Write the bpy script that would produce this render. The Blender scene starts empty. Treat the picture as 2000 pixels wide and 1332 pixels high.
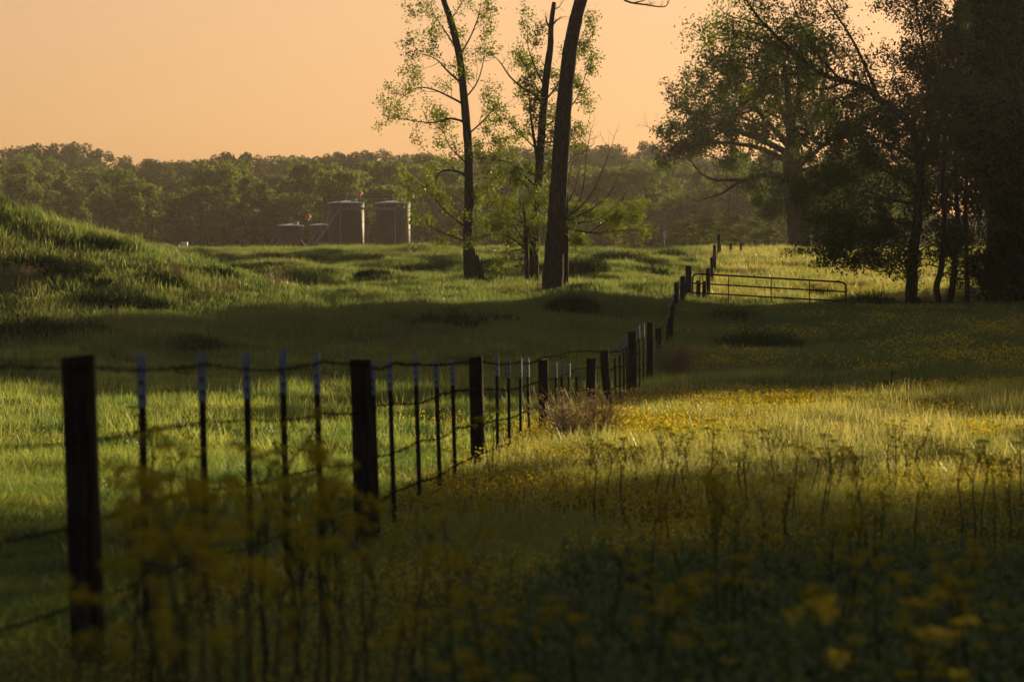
import bpy, math, random
import numpy as np
from mathutils import Vector, Matrix

R = math.radians
random.seed(7)
rng = np.random.default_rng(7)
scene = bpy.context.scene
COL = scene.collection

# ------------------------------------------------------------------ camera, sky, sun, exposure
EYE = 1.25
F = 7500.0                      # focal length in pixels of the 2000 px wide photograph
HOR = 700.0                     # eye level in the photograph
cam = bpy.data.cameras.new("camera")
cam.lens = 135.0; cam.sensor_width = 36.0; cam.sensor_fit = 'HORIZONTAL'
cam.shift_y = 34.0 / 2000.0
cam.clip_start = 0.1; cam.clip_end = 5000.0
cam.dof.use_dof = True; cam.dof.focus_distance = 88.0; cam.dof.aperture_fstop = 5.6
camo = bpy.data.objects.new("camera", cam); COL.objects.link(camo)
camo.location = (0, 0, EYE); camo.rotation_euler = (R(90), 0, 0)
scene.camera = camo

SUN_AZ, SUN_EL = 27.0, 9.0      # azimuth to the right of the view direction, elevation
world = bpy.data.worlds.new("World"); scene.world = world; world.use_nodes = True
wn = world.node_tree
sky = wn.nodes.new("ShaderNodeTexSky"); sky.sky_type = 'NISHITA'; sky.sun_disc = False
sky.sun_elevation = R(SUN_EL); sky.sun_rotation = R(SUN_AZ)
sky.dust_density = 5.0; sky.air_density = 1.0; sky.ozone_density = 1.0
# dusty air: the glow round the sun is rolled off softly, c / (1 + c / 6), then the picture's warm white balance
def vmath(op, a, b):
    n = wn.nodes.new('ShaderNodeVectorMath'); n.operation = op
    for k, v in ((0, a), (1, b)):
        if isinstance(v, tuple): n.inputs[k].default_value = v
        else: wn.links.new(v, n.inputs[k])
    return n.outputs[0]
def rolled(by):
    return vmath('DIVIDE', sky.outputs[0], vmath('ADD', vmath('MULTIPLY', by, (1 / 6, 1 / 6, 1 / 6)), (1.0, 1.0, 1.0)))
lum = wn.nodes.new('ShaderNodeRGBToBW'); wn.links.new(sky.outputs[0], lum.inputs[0])
half = wn.nodes.new('ShaderNodeMix'); half.data_type = 'RGBA'; half.inputs[0].default_value = .6
wn.links.new(rolled(sky.outputs[0]), half.inputs[6]); wn.links.new(rolled(lum.outputs[0]), half.inputs[7])
wn.links.new(vmath('MULTIPLY', half.outputs[2], (1.0, .75, .66)), wn.nodes['Background'].inputs[0])
wn.nodes['Background'].inputs[1].default_value = 0.116

sun = bpy.data.lights.new("sun", 'SUN'); sun.energy = 5.0; sun.angle = R(0.53); sun.color = (1.0, 0.76, 0.42)
suno = bpy.data.objects.new("sun", sun); COL.objects.link(suno)
SDIR = Vector((math.sin(R(SUN_AZ)) * math.cos(R(SUN_EL)), math.cos(R(SUN_AZ)) * math.cos(R(SUN_EL)), math.sin(R(SUN_EL))))
suno.rotation_euler = SDIR.to_track_quat('Z', 'Y').to_euler()
suno.location = (30, 40, 40)

vs = scene.view_settings
vs.view_transform = 'Standard'; vs.look = 'None'; vs.gamma = 1.0; vs.use_curve_mapping = False
vs.exposure = 0.85
scene.render.engine = 'CYCLES'
scene.cycles.max_bounces = 8; scene.cycles.transparent_max_bounces = 8; scene.cycles.volume_bounces = 0
scene.cycles.diffuse_bounces = 3; scene.cycles.glossy_bounces = 2; scene.cycles.transmission_bounces = 4
scene.cycles.caustics_reflective = False; scene.cycles.caustics_refractive = False
scene.cycles.use_denoising = True

# ------------------------------------------------------------------ helpers
def sm(t):
    t = np.clip(t, 0, 1); return t * t * (3 - 2 * t)

def vnoise(x, y, seed=0):
    x = np.asarray(x, float); y = np.asarray(y, float)
    xi = np.floor(x); yi = np.floor(y); fx = x - xi; fy = y - yi
    fx = fx * fx * (3 - 2 * fx); fy = fy * fy * (3 - 2 * fy)
    def h(a, b):
        s = np.sin(a * 127.1 + b * 311.7 + seed * 74.7) * 43758.5453
        return s - np.floor(s)
    return (h(xi, yi) * (1 - fx) * (1 - fy) + h(xi + 1, yi) * fx * (1 - fy) + h(xi, yi + 1) * (1 - fx) * fy + h(xi + 1, yi + 1) * fx * fy) * 2 - 1

PR = [(-80, -.1), (0, 0), (50, .02), (62, .2), (71, .47), (80, .77), (95, 1.1), (110, 1.6), (130, 2.5), (150, 3.25), (180, 4.85), (200, 6.1), (220, 7.2), (235, 7.75), (260, 8.2), (300, 9.2), (392, 11.2), (480, 13), (560, 18), (700, 27), (800, 31), (1200, 34)]
PL = [(-80, -.1), (0, 0), (45, .02), (60, .12), (75, .25), (90, .55), (100, 1.0), (110, 1.75), (130, 2.95), (150, 3.85), (160, 4.3), (180, 5.25), (200, 6.25), (220, 7.2), (235, 7.65), (260, 8.1), (300, 9.2), (392, 11.2), (480, 13), (560, 18), (700, 27), (800, 31), (1200, 34)]
_ty = np.arange(-80, 1201, 1.0)
def _tab(p):
    v = np.interp(_ty, [a for a, b in p], [b for a, b in p])
    k = np.exp(-(np.arange(-12, 13) / 5.0) ** 2); k /= k.sum()
    return np.convolve(np.pad(v, 12, mode='edge'), k, mode='valid')
_TR, _TL = _tab(PR), _tab(PL)

def ground(x, y):
    x = np.asarray(x, float); y = np.asarray(y, float)
    a = np.interp(y, _ty, _TL); b = np.interp(y, _ty, _TR)
    t = sm((x - (.05 * y - 5.0)) / 6.0)
    z = a * (1 - t) + b * t
    z = z + 4.0 * sm((-3.4 - x) / 17.5) * np.exp(-((y - 124) / 15.0) ** 2)
    n1 = vnoise(x / 5.0, y / 7.0, 1) * .10 + vnoise(x / 1.7, y / 2.2, 2) * .05
    amp = sm((y - 35) / 30.0)
    left = 1 - t
    z = z + n1 * (.35 + .65 * amp) * (1 + .8 * left * sm((y - 95) / 30))
    z = z + left * sm((y - 108) / 25) * sm((228 - y) / 30) * np.maximum(0, vnoise(x / 2.6, y / 4.2, 3) - .1) * .75
    return z

def W(px, py, d):
    """pixel of the photograph at depth d -> point in the place"""
    return Vector(((px - 1000) / F * d, d, EYE + (HOR - py) / F * d))

def depth_at(px, py, lo=10.0, hi=420.0):
    ds = np.arange(lo, hi, .25)
    zr = EYE + (HOR - py) / F * ds
    zg = ground((px - 1000) / F * ds, ds)
    k = np.nonzero(zg >= zr)[0]
    return float(ds[k[0]]) if len(k) else hi

def G(x, y): return float(ground(x, y))

class MB:
    def __init__(self): self.v = []; self.f = []
    def add(self, vs_, fs_):
        o = len(self.v); self.v += [tuple(p) for p in vs_]; self.f += [tuple(i + o for i in f) for f in fs_]
    def box(self, c, s, rot=None):
        x, y, z = s[0] / 2, s[1] / 2, s[2] / 2
        P = [Vector(p) for p in ((-x, -y, -z), (x, -y, -z), (x, y, -z), (-x, y, -z), (-x, -y, z), (x, -y, z), (x, y, z), (-x, y, z))]
        if rot is not None: P = [rot @ p for p in P]
        c = Vector(c)
        self.add([p + c for p in P], [(3, 2, 1, 0), (4, 5, 6, 7), (0, 1, 5, 4), (1, 2, 6, 5), (2, 3, 7, 6), (3, 0, 4, 7)])
    def tube(self, pts, rad, n=6, cap=True, wob=0.0):
        pts = [Vector(p) for p in pts]
        if not hasattr(rad, '__len__'): rad = [rad] * len(pts)
        t0 = (pts[1] - pts[0]).normalized()
        u = t0.orthogonal().normalized(); V = []
        for i, p in enumerate(pts):
            t = (pts[min(i + 1, len(pts) - 1)] - pts[max(i - 1, 0)]).normalized()
            u = (u - t * u.dot(t))
            u = u.normalized() if u.length > 1e-6 else t.orthogonal().normalized()
            w = t.cross(u)
            for k in range(n):
                a = 2 * math.pi * k / n
                r = rad[i] * (1 + (random.uniform(-wob, wob) if wob else 0))
                V.append(p + (u * math.cos(a) + w * math.sin(a)) * r)
        Fc = [(i * n + k, i * n + (k + 1) % n, (i + 1) * n + (k + 1) % n, (i + 1) * n + k) for i in range(len(pts) - 1) for k in range(n)]
        if cap:
            Fc.append(tuple(range(n - 1, -1, -1))); Fc.append(tuple((len(pts) - 1) * n + k for k in range(n)))
        self.add(V, Fc)
    def lathe(self, prof, n=32, c=(0, 0, 0), rad_mod=None):
        V = []
        for r, z in prof:
            for k in range(n):
                a = 2 * math.pi * k / n
                V.append((c[0] + r * math.cos(a), c[1] + r * math.sin(a), c[2] + z))
        m = len(prof)
        self.add(V, [(i * n + k, i * n + (k + 1) % n, (i + 1) * n + (k + 1) % n, (i + 1) * n + k) for i in range(m - 1) for k in range(n)] + [tuple(range(n - 1, -1, -1)), tuple((m - 1) * n + k for k in range(n))])
    def mesh(self, name, m, smooth=False):
        me = bpy.data.meshes.new(name); me.from_pydata(self.v, [], self.f); me.materials.append(m)
        if smooth: me.polygons.foreach_set('use_smooth', [True] * len(me.polygons))
        me.update(); return me

def np_mesh(name, V, Q, m):
    me = bpy.data.meshes.new(name); k = Q.shape[1]
    me.vertices.add(len(V)); me.vertices.foreach_set('co', np.ascontiguousarray(V, np.float32).ravel())
    me.loops.add(Q.size); me.loops.foreach_set('vertex_index', np.ascontiguousarray(Q, np.int32).ravel())
    me.polygons.add(len(Q)); me.polygons.foreach_set('loop_start', np.arange(0, Q.size, k, dtype=np.int32))
    me.materials.append(m); me.update(calc_edges=True); return me

def empty(name, loc, label=None, cat=None, group=None):
    o = bpy.data.objects.new(name, None); COL.objects.link(o); o.location = loc; o.empty_display_size = .2
    if label: o['label'] = label
    if cat: o['category'] = cat
    if group: o['group'] = group
    return o

def obj(name, me, parent=None, loc=None, rot=None):
    o = bpy.data.objects.new(name, me); COL.objects.link(o)
    if parent: o.parent = parent
    if loc is not None: o.location = loc
    if rot is not None: o.rotation_euler = rot
    return o

def copy_tree(o, parent=None):
    c = o.copy(); COL.objects.link(c)
    if parent: c.parent = parent
    for ch in list(o.children): copy_tree(ch, c)
    return c

# ------------------------------------------------------------------ materials
def newmat(name):
    m = bpy.data.materials.new(name); m.use_nodes = True; nt = m.node_tree; nt.nodes.clear()
    out = nt.nodes.new('ShaderNodeOutputMaterial'); return m, nt, out

def mix(nt, fac, a, b):
    n = nt.nodes.new('ShaderNodeMix'); n.data_type = 'RGBA'
    for s, v in ((n.inputs[0], fac), (n.inputs[6], a), (n.inputs[7], b)):
        if isinstance(v, (tuple, list)): s.default_value = (*v, 1) if len(v) == 3 else v
        elif isinstance(v, (int, float)): s.default_value = v
        else: nt.links.new(v, s)
    return n.outputs[2]

def noise(nt, scale, vec=None, detail=4, rough=.6):
    n = nt.nodes.new('ShaderNodeTexNoise'); n.inputs['Scale'].default_value = scale; n.inputs['Detail'].default_value = detail
    n.inputs['Roughness'].default_value = rough
    if vec is not None: nt.links.new(vec, n.inputs['Vector'])
    return n.outputs[0]

def ramp(nt, v, lo, hi):
    n = nt.nodes.new('ShaderNodeMapRange'); n.inputs[1].default_value = lo; n.inputs[2].default_value = hi
    nt.links.new(v, n.inputs[0]); return n.outputs[0]

def solid(name, c1, c2, scale=8, rough=.8, bump=.0, metal=0.0, stretch=(1, 1, 1), spec=.3):
    m, nt, out = newmat(name)
    tc = nt.nodes.new('ShaderNodeTexCoord'); mp = nt.nodes.new('ShaderNodeMapping'); mp.inputs['Scale'].default_value = stretch
    nt.links.new(tc.outputs['Object'], mp.inputs[0])
    f = noise(nt, scale, mp.outputs[0])
    p = nt.nodes.new('ShaderNodeBsdfPrincipled'); p.inputs['Roughness'].default_value = rough; p.inputs['Metallic'].default_value = metal
    p.inputs['Specular IOR Level'].default_value = spec
    nt.links.new(mix(nt, ramp(nt, f, .35, .65), c1, c2), p.inputs['Base Color'])
    if bump:
        b = nt.nodes.new('ShaderNodeBump'); b.inputs['Strength'].default_value = bump; b.inputs['Distance'].default_value = .05
        nt.links.new(f, b.inputs['Height']); nt.links.new(b.outputs[0], p.inputs['Normal'])
    nt.links.new(p.outputs[0], out.inputs[0]); return m

def leafmat(name, c1, c2, c3, transl=.5, gloss=.05, rnd='island', nscale=.25, boost=1.5, rough=.35):
    """c1/c2 per leaf or clump, c3 in patches over the ground; light comes through the blade"""
    m, nt, out = newmat(name)
    if rnd == 'island': g = nt.nodes.new('ShaderNodeNewGeometry'); r = g.outputs['Random Per Island']
    else: g = nt.nodes.new('ShaderNodeObjectInfo'); r = g.outputs['Random']
    geo = nt.nodes.new('ShaderNodeNewGeometry')
    nz = ramp(nt, noise(nt, nscale, geo.outputs['Position'], 3), .42, .62)
    col = mix(nt, nz, mix(nt, r, c1, c2), c3)
    d = nt.nodes.new('ShaderNodeBsdfDiffuse'); t = nt.nodes.new('ShaderNodeBsdfTranslucent'); gl = nt.nodes.new('ShaderNodeBsdfGlossy')
    gl.inputs['Roughness'].default_value = rough; gl.inputs['Color'].default_value = (.9, .9, .8, 1)
    nt.links.new(col, d.inputs[0])
    tcol = nt.nodes.new('ShaderNodeMix'); tcol.data_type = 'RGBA'; tcol.blend_type = 'MULTIPLY'; tcol.inputs[0].default_value = 1
    nt.links.new(col, tcol.inputs[6]); tcol.inputs[7].default_value = (boost * 1.15, boost * 1.1, boost * .6, 1)
    nt.links.new(tcol.outputs[2], t.inputs[0])
    a = nt.nodes.new('ShaderNodeMixShader'); a.inputs[0].default_value = transl
    nt.links.new(d.outputs[0], a.inputs[1]); nt.links.new(t.outputs[0], a.inputs[2])
    b = nt.nodes.new('ShaderNodeMixShader'); b.inputs[0].default_value = gloss
    nt.links.new(a.outputs[0], b.inputs[1]); nt.links.new(gl.outputs[0], b.inputs[2])
    nt.links.new(b.outputs[0], out.inputs[0]); return m

M = {}
M['bark'] = solid('bark', (.022, .018, .015), (.085, .068, .054), 7, .95, 1.0, stretch=(4, 4, .45), spec=.05)
M['bark_pale'] = solid('bark_pale', (.045, .037, .03), (.10, .085, .068), 6, .95, .8, stretch=(3, 3, .4), spec=.1)
M['twig'] = solid('twig', (.05, .038, .028), (.085, .065, .048), 4, .9, 0, spec=.1)
M['post'] = solid('weathered_wood', (.022, .017, .013), (.060, .047, .037), 9, .95, .8, stretch=(6, 6, .5), spec=.1)
M['post_grey'] = solid('grey_wood', (.05, .042, .035), (.11, .095, .08), 9, .95, .8, stretch=(6, 6, .5), spec=.1)
M['steel'] = solid('rusty_steel', (.018, .014, .012), (.045, .030, .022), 30, .75, .1, .2)
M['tip'] = solid('white_tip_paint', (.13, .155, .20), (.22, .25, .31), 14, .6, .05)
M['wire'] = solid('rusty_wire', (.018, .013, .010), (.036, .026, .019), 40, .9, 0, 0, spec=0)
M['gate'] = solid('gate_tube_paint', (.016, .013, .011), (.045, .032, .024), 6, .6, .05, .2)
M['tank'] = solid('tank_steel_brown', (.030, .027, .025), (.042, .038, .035), 1.2, .7, .02)
M['tank_roof'] = solid('tank_roof_pale', (.78, .77, .74), (.86, .85, .82), 2, .22, .0, 0, spec=.6)
M['galv'] = solid('galvanised_steel', (.15, .16, .18), (.22, .23, .25), 8, .5, 0, .3)
M['red'] = solid('red_paint', (.45, .035, .02), (.55, .05, .03), 5, .5)
M['dark_pipe'] = solid('dark_pipe', (.03, .022, .018), (.05, .038, .03), 5, .6)
M['white'] = solid('white_plastic', (.72, .72, .70), (.82, .82, .80), 5, .5)
M['soil'] = None

M['grass'] = leafmat('pasture_grass', (.046, .088, .040), (.130, .170, .068), (.120, .145, .066), .52, .02, 'object', .16, 1.7)
M['grass_flat_lit'] = leafmat('flat_pasture_grass_lit', (.080, .125, .045), (.24, .275, .085), (.050, .095, .036), .57, .02, 'object', .55, 1.7)  # brighter copy of the pasture grass: sunlight on the flat put into colour
M['meadow'] = leafmat('meadow_grass', (.070, .110, .042), (.22, .225, .085), (.15, .18, .062), .5, .02, 'object', .3, 1.7)
M['tan'] = leafmat('pale_seed_grass', (.22, .22, .12), (.36, .33, .19), (.18, .20, .09), .5, .03, 'object', .3, 1.6)
M['weed'] = leafmat('weed_green', (.075, .135, .055), (.135, .19, .07), (.105, .15, .06), .45, .02, 'object', .4, 1.4)
M['yellow'] = leafmat('yellow_petal', (.42, .35, .035), (.58, .50, .07), (.50, .43, .055), .45, .01, 'island', 3, 1.1)
M['yellow_shaded'] = leafmat('shaded_yellow_flower_head', (.30, .255, .014), (.45, .39, .025), (.36, .31, .018), .45, .01, 'island', 3, 1.1)  # darker than the meadow petals: foreground shade is put into the colour
M['stem'] = leafmat('weed_stem', (.05, .055, .02), (.075, .075, .025), (.06, .055, .025), .2, .03, 'object', 2, 1.3)
M['dry'] = leafmat('dry_stalk', (.22, .16, .115), (.33, .25, .18), (.27, .20, .145), .4, .02, 'island', 2, 1.2)
M['tuss_shaded'] = leafmat('tussock_grass_shaded', (.018, .036, .014), (.034, .056, .02), (.026, .044, .016), .22, .01, 'island', .8, 1.2)  # the clumps' own shade against the light is put into this colour
M['leaf_spring'] = leafmat('spring_leaf', (.055, .085, .014), (.095, .125, .020), (.075, .10, .018), .52, .02, 'island', .5, 1.9)
M['leaf_oak'] = leafmat('oak_leaf', (.022, .044, .012), (.046, .076, .018), (.032, .056, .014), .46, .015, 'island', .4, 1.8)
M['leaf_dark'] = leafmat('grove_leaf', (.015, .030, .009), (.042, .066, .015), (.026, .044, .011), .5, .01, 'island', .4, 2.0)
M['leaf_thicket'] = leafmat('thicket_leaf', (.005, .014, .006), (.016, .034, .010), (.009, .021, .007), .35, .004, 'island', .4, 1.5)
M['leaf_far'] = leafmat('far_leaf', (.055, .080, .024), (.105, .13, .034), (.075, .10, .028), .48, .0, 'island', .2, 1.5)
M['leaf_far_dark'] = leafmat('far_leaf_dark', (.028, .040, .016), (.050, .060, .022), (.04, .05, .02), .35, .0, 'island', .2, 1.4)

m, nt, out = newmat('ground_soil')
geo = nt.nodes.new('ShaderNodeNewGeometry')
c = mix(nt, ramp(nt, noise(nt, .35, geo.outputs['Position']), .4, .6), (.030, .036, .012), (.055, .058, .02))
c = mix(nt, ramp(nt, noise(nt, 6, geo.outputs['Position'], 6), .5, .7), c, (.06, .05, .028))
p = nt.nodes.new('ShaderNodeBsdfDiffuse'); nt.links.new(c, p.inputs[0]); nt.links.new(p.outputs[0], out.inputs[0])
M['soil'] = m

# ------------------------------------------------------------------ ground sheet
def axis(segs):
    a = []
    for lo, hi, st in segs: a += list(np.arange(lo, hi, st))
    a.append(segs[-1][1]); return np.array(a)
xs = axis([(-420, -120, 15), (-120, -48, 4), (-48, 48, .8), (48, 120, 4), (120, 420, 15)])
ys = axis([(-70, -4, 6), (-4, 100, .8), (100, 270, .8), (270, 420, 3), (420, 1150, 10)])
X, Y = np.meshgrid(xs, ys); Z = ground(X, Y)
nx, ny = len(xs), len(ys)
I = np.arange(nx * ny).reshape(ny, nx)
Q = np.stack([I[:-1, :-1], I[:-1, 1:], I[1:, 1:], I[1:, :-1]], -1).reshape(-1, 4)
gm = np_mesh('ground', np.stack([X, Y, Z], -1).reshape(-1, 3), Q, M['soil'])
gm.polygons.foreach_set('use_smooth', [True] * len(gm.polygons))
go = obj('ground', gm); go['kind'] = 'structure'; go['label'] = 'grassy pasture ground rising to a low ridge'

# ------------------------------------------------------------------ trees
class Tree:
    """collects woody tubes (trunk, limbs) and the points where leaves grow"""
    def __init__(self, base):
        self.base = Vector(base); self.wood = MB(); self.tips = []; self.limbs = []
    def twigs(self, mb, start, dirv, length, r, level, wig=.25, up=.08, kids=3, leafy=True, ratio=.6):
        n = 4; p = Vector(start); d = Vector(dirv).normalized(); pts = [p.copy()]; rad = [r]
        for i in range(n):
            d = (d + Vector((random.gauss(0, wig), random.gauss(0, wig), random.gauss(0, wig) + up))).normalized()
            p = p + d * (length / n); pts.append(p.copy()); rad.append(r * (1 - .8 * (i + 1) / n))
        mb.tube(pts, rad, 4 if r > .02 else 3, cap=False)
        if level == 0:
            if leafy:
                for q in pts[1:]: self.tips.append(q)
            return
        for k in range(kids):
            i = random.randint(1, n); a = pts[i]
            dd = (pts[i] - pts[i - 1]).normalized()
            side = Vector((random.gauss(0, 1), random.gauss(0, 1), random.gauss(.15, .8))); side = (side - dd * side.dot(dd)).normalized()
            self.twigs(mb, a, dd * .6 + side * .8, length * ratio * random.uniform(.7, 1.2), max(rad[i] * .7, .006), level - 1, wig, up, kids, leafy, ratio)
        if leafy and level == 1: self.tips.append(pts[-1])

def smooth_path(pts, n=4):
    pts = [Vector(p) for p in pts]; out_ = []
    for i in range(len(pts) - 1):
        p0 = pts[max(i - 1, 0)]; p1 = pts[i]; p2 = pts[i + 1]; p3 = pts[min(i + 2, len(pts) - 1)]
        for k in range(n):
            t = k / n
            out_.append(.5 * ((2 * p1) + (p2 - p0) * t + (2 * p0 - 5 * p1 + 4 * p2 - p3) * t * t + (3 * p1 - p0 - 3 * p2 + p3) * t ** 3))
    out_.append(pts[-1]); return out_

def leaf_arr(tips, per, spread, size, flat=.0):
    T = np.array([tuple(t) for t in tips]); T = np.repeat(T, per, 0); n = len(T)
    C = T + rng.normal(0, spread, (n, 3))
    u = rng.normal(0, 1, (n, 3)); u /= np.linalg.norm(u, axis=1)[:, None]
    w = rng.normal(0, 1, (n, 3)); w -= u * (u * w).sum(1)[:, None]; w /= np.linalg.norm(w, axis=1)[:, None]
    s = size * rng.uniform(.6, 1.3, (n, 1))
    V = np.stack([C - u * s * .5, C + w * s * .3, C + u * s * .5, C - w * s * .3], 1).reshape(-1, 3)
    return V, np.arange(4 * n).reshape(-1, 4)

def hero_tree(name, label, cat, d, trunk, limbs, leafm, barkm='bark', per=5, size=.14, spread=.22, twig_len=1.6, levels=2, kids=3, step=.8, extra=None, up=.08, group=None, depth_jit=.25, flare=1.25, sides=10):
    """trunk: [(px, py, width px)], limbs: [([(px, py)...], r0 px, leafy, twig length scale, depth drift)]"""
    b = W(trunk[0][0], trunk[0][1], d); gz = G(b.x, b.y)
    base = Vector((b.x, b.y, gz - .15))
    root = empty(name, base, label, cat, group)
    T = Tree(base); alt = {}
    pts = [W(px, py, d) - base for px, py, w_ in trunk]; pts[0].z = 0
    rad = [w_ / 2 / F * d for px, py, w_ in trunk]
    sp = smooth_path(pts, 5); sr = np.interp(np.linspace(0, 1, len(sp)), np.linspace(0, 1, len(rad)), rad)
    sr = [r * (flare if i == 0 else (1 + (flare - 1) * .35 if i == 1 else 1)) for i, r in enumerate(sr)]
    tm = MB(); tm.tube(sp, sr, sides, wob=.06)
    obj('trunk', tm.mesh('trunk', M[barkm], True), root)
    for lp, r0, leafy, tl, drift, *lm_ in limbs:
        mb = MB(); n = len(lp); keep = T.tips
        if lm_: T.tips = alt.setdefault(lm_[0], [])
        P = [W(px, py, d + drift * i / max(n - 1, 1)) - base for i, (px, py) in enumerate(lp)]
        path = smooth_path(P, 4); m_ = len(path)
        r = r0 / 2 / F * d
        rr = [max(r * (1 - .8 * i / (m_ - 1)), .012) for i in range(m_)]
        mb.tube(path, rr, 6, cap=False, wob=.05)
        L = sum((path[i + 1] - path[i]).length for i in range(m_ - 1))
        cnt = max(3, int(L / step))
        for k in range(cnt):
            t = .12 + .88 * (k + random.random() * .8) / cnt
            i = min(int(t * (m_ - 1)), m_ - 2)
            a = path[i].lerp(path[i + 1], t * (m_ - 1) - i); dd = (path[i + 1] - path[i]).normalized()
            side = Vector((random.gauss(0, 1), random.gauss(0, 1), random.gauss(.1, .9))); side = (side - dd * side.dot(dd)).normalized()
            T.twigs(mb, a, dd * .55 + side * .85, twig_len * tl * random.uniform(.6, 1.25) * (1.1 - .4 * t), max(rr[i] * .45, .012), levels - 1, .22, up, kids, leafy)
        T.twigs(mb, path[-1], (path[-1] - path[-2]), twig_len * tl * .8, rr[-1], levels - 1, .2, up, kids, leafy)
        obj('limb', mb.mesh('limb', M[barkm if r > .06 else 'twig'], True), root); T.tips = keep
    for lmn, tips in alt.items():
        V, Qd = leaf_arr(tips, max(4, int(per * .36)), spread, size); obj('crown', np_mesh('crown', V, Qd, M[lmn]), root)
    if extra: extra(T, root, base)
    if T.tips:
        V, Qd = leaf_arr(T.tips, per, spread, size)
        obj('crown', np_mesh('crown', V, Qd, M[leafm]), root)
    return root

def generic_tree(name, h, crown_w, crown_lo, leafm, n_leaf, size, seed, barkm='bark', trunk_r=.18, shape='round', lumps=26):
    """a tree prototype at the origin: trunk, limbs inside, crown of leaf clumps with gaps"""
    st = random.getstate(); random.seed(seed); r2 = np.random.default_rng(seed)
    mb = MB()
    top = Vector((random.gauss(0, .3), random.gauss(0, .3), h * .92))
    tp = smooth_path([(0, 0, 0), (random.gauss(0, .12), random.gauss(0, .12), h * .3), (random.gauss(0, .3), random.gauss(0, .3), h * .62), top], 4)
    mb.tube(tp, [trunk_r * (1.2 - 1.1 * i / (len(tp) - 1)) for i in range(len(tp))], 7, wob=.06)
    cen = []
    for k in range(lumps):
        t = random.random() ** .8
        z = crown_lo * h + (1 - crown_lo) * h * t
        if shape == 'round': prof = math.sqrt(max(.05, 1 - (2 * t - .85) ** 2 / 1.6))
        elif shape == 'cone': prof = max(.12, 1.05 - t)
        else: prof = max(.15, 1 - abs(2 * t - .9) ** 2.2)
        a = random.uniform(0, 2 * math.pi); rr = crown_w / 2 * prof * math.sqrt(random.random())
        c_ = Vector((rr * math.cos(a), rr * math.sin(a), z)); cen.append((c_, random.uniform(.10, .2) * crown_w * (.7 + .3 * prof)))
        s_ = tp[min(len(tp) - 1, max(1, int((z / h - .12) * len(tp))))]
        mid = s_.lerp(c_, .5) + Vector((0, 0, -.08 * crown_w * random.random()))
        mb.tube(smooth_path([s_, mid, c_], 3), [trunk_r * .32 * (1 - .8 * i / 6) for i in range(7)], 4, cap=False)
    vols = np.array([r_ ** 2 for _, r_ in cen]); pick = r2.choice(len(cen), n_leaf, p=vols / vols.sum())
    C = np.array([tuple(c_) for c_, _ in cen])[pick]; Rr = np.array([r_ for _, r_ in cen])[pick]
    dv = r2.normal(0, 1, (n_leaf, 3)); dv /= np.linalg.norm(dv, axis=1)[:, None]
    rad = r2.uniform(.25, 1, n_leaf) ** .55 * 1.05
    P = C + dv * (Rr * rad)[:, None] * np.array([1.05, 1.05, .8])
    P[:, 2] = np.maximum(P[:, 2], .25)
    u = r2.normal(0, 1, (n_leaf, 3)); u /= np.linalg.norm(u, axis=1)[:, None]
    w = r2.normal(0, 1, (n_leaf, 3)); w -= u * (u * w).sum(1)[:, None]; w /= np.linalg.norm(w, axis=1)[:, None]
    s = size * r2.uniform(.55, 1.35, (n_leaf, 1))
    V = np.stack([P - u * s * .5, P + w * s * .32, P + u * s * .5, P - w * s * .32], 1).reshape(-1, 3)
    random.setstate(st)
    return mb.mesh('trunk', M[barkm], True), np_mesh('crown', V, np.arange(4 * n_leaf).reshape(-1, 4), M[leafm])

def place_tree(name, proto, x, y, rz, s, label, cat, group, sz=None, sink=.1):
    root = empty(name, (x, y, G(x, y) - sink), label, cat, group)
    root.rotation_euler = (0, 0, rz); root.scale = (s, s, sz or s)
    obj('trunk', proto[0], root); obj('crown', proto[1], root)
    return root

# --- far woodland
far_protos = []
for k in range(5): far_protos.append(generic_tree('f', 10, 8.0, .06, 'leaf_far', 4200, .46, 100 + k, trunk_r=.22, shape='round', lumps=34))
for k in range(3): far_protos.append(generic_tree('f', 11, 5.2, .05, 'leaf_far', 3400, .42, 120 + k, trunk_r=.2, shape='oval', lumps=30))
for k in range(4): far_protos.append(generic_tree('f', 12, 9.0, .25, 'leaf_far_dark', 4200, .46, 140 + k, trunk_r=.3, shape='round', lumps=30))
SKY = [(-400, 300), (0, 288), (160, 290), (200, 302), (320, 318), (460, 322), (540, 304), (620, 316), (720, 298), (830, 312), (900, 304), (1000, 296), (1180, 284), (1280, 288), (1330, 300), (1400, 306), (1500, 300), (2400, 300)]
far_rows = [   # depth, pixel range, step px, tops, protos, label
    (445, -260, 1750, 44, 370, 36, range(0, 8), 'bushy green front-row tree of the far wood', 'front row of the far wood'),
    (475, -260, 1750, 56, 345, 22, range(0, 8), 'taller second-row tree of the far wood', 'second row of the far wood'),
    (560, -300, 1800, 52, 332, 16, range(0, 8), 'yellow-green tree low on the far hill', 'lower slope of the far hill'),
    (640, -300, 1800, 50, 318, 12, (0, 2, 8, 9, 10, 11), 'hazy tree midway up the far hill', 'middle of the far wooded hill'),
    (740, -350, 1900, 46, None, 5, (8, 9, 10, 11), 'dark round-topped tree on the far skyline', 'skyline trees of the far wooded hill')]
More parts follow.
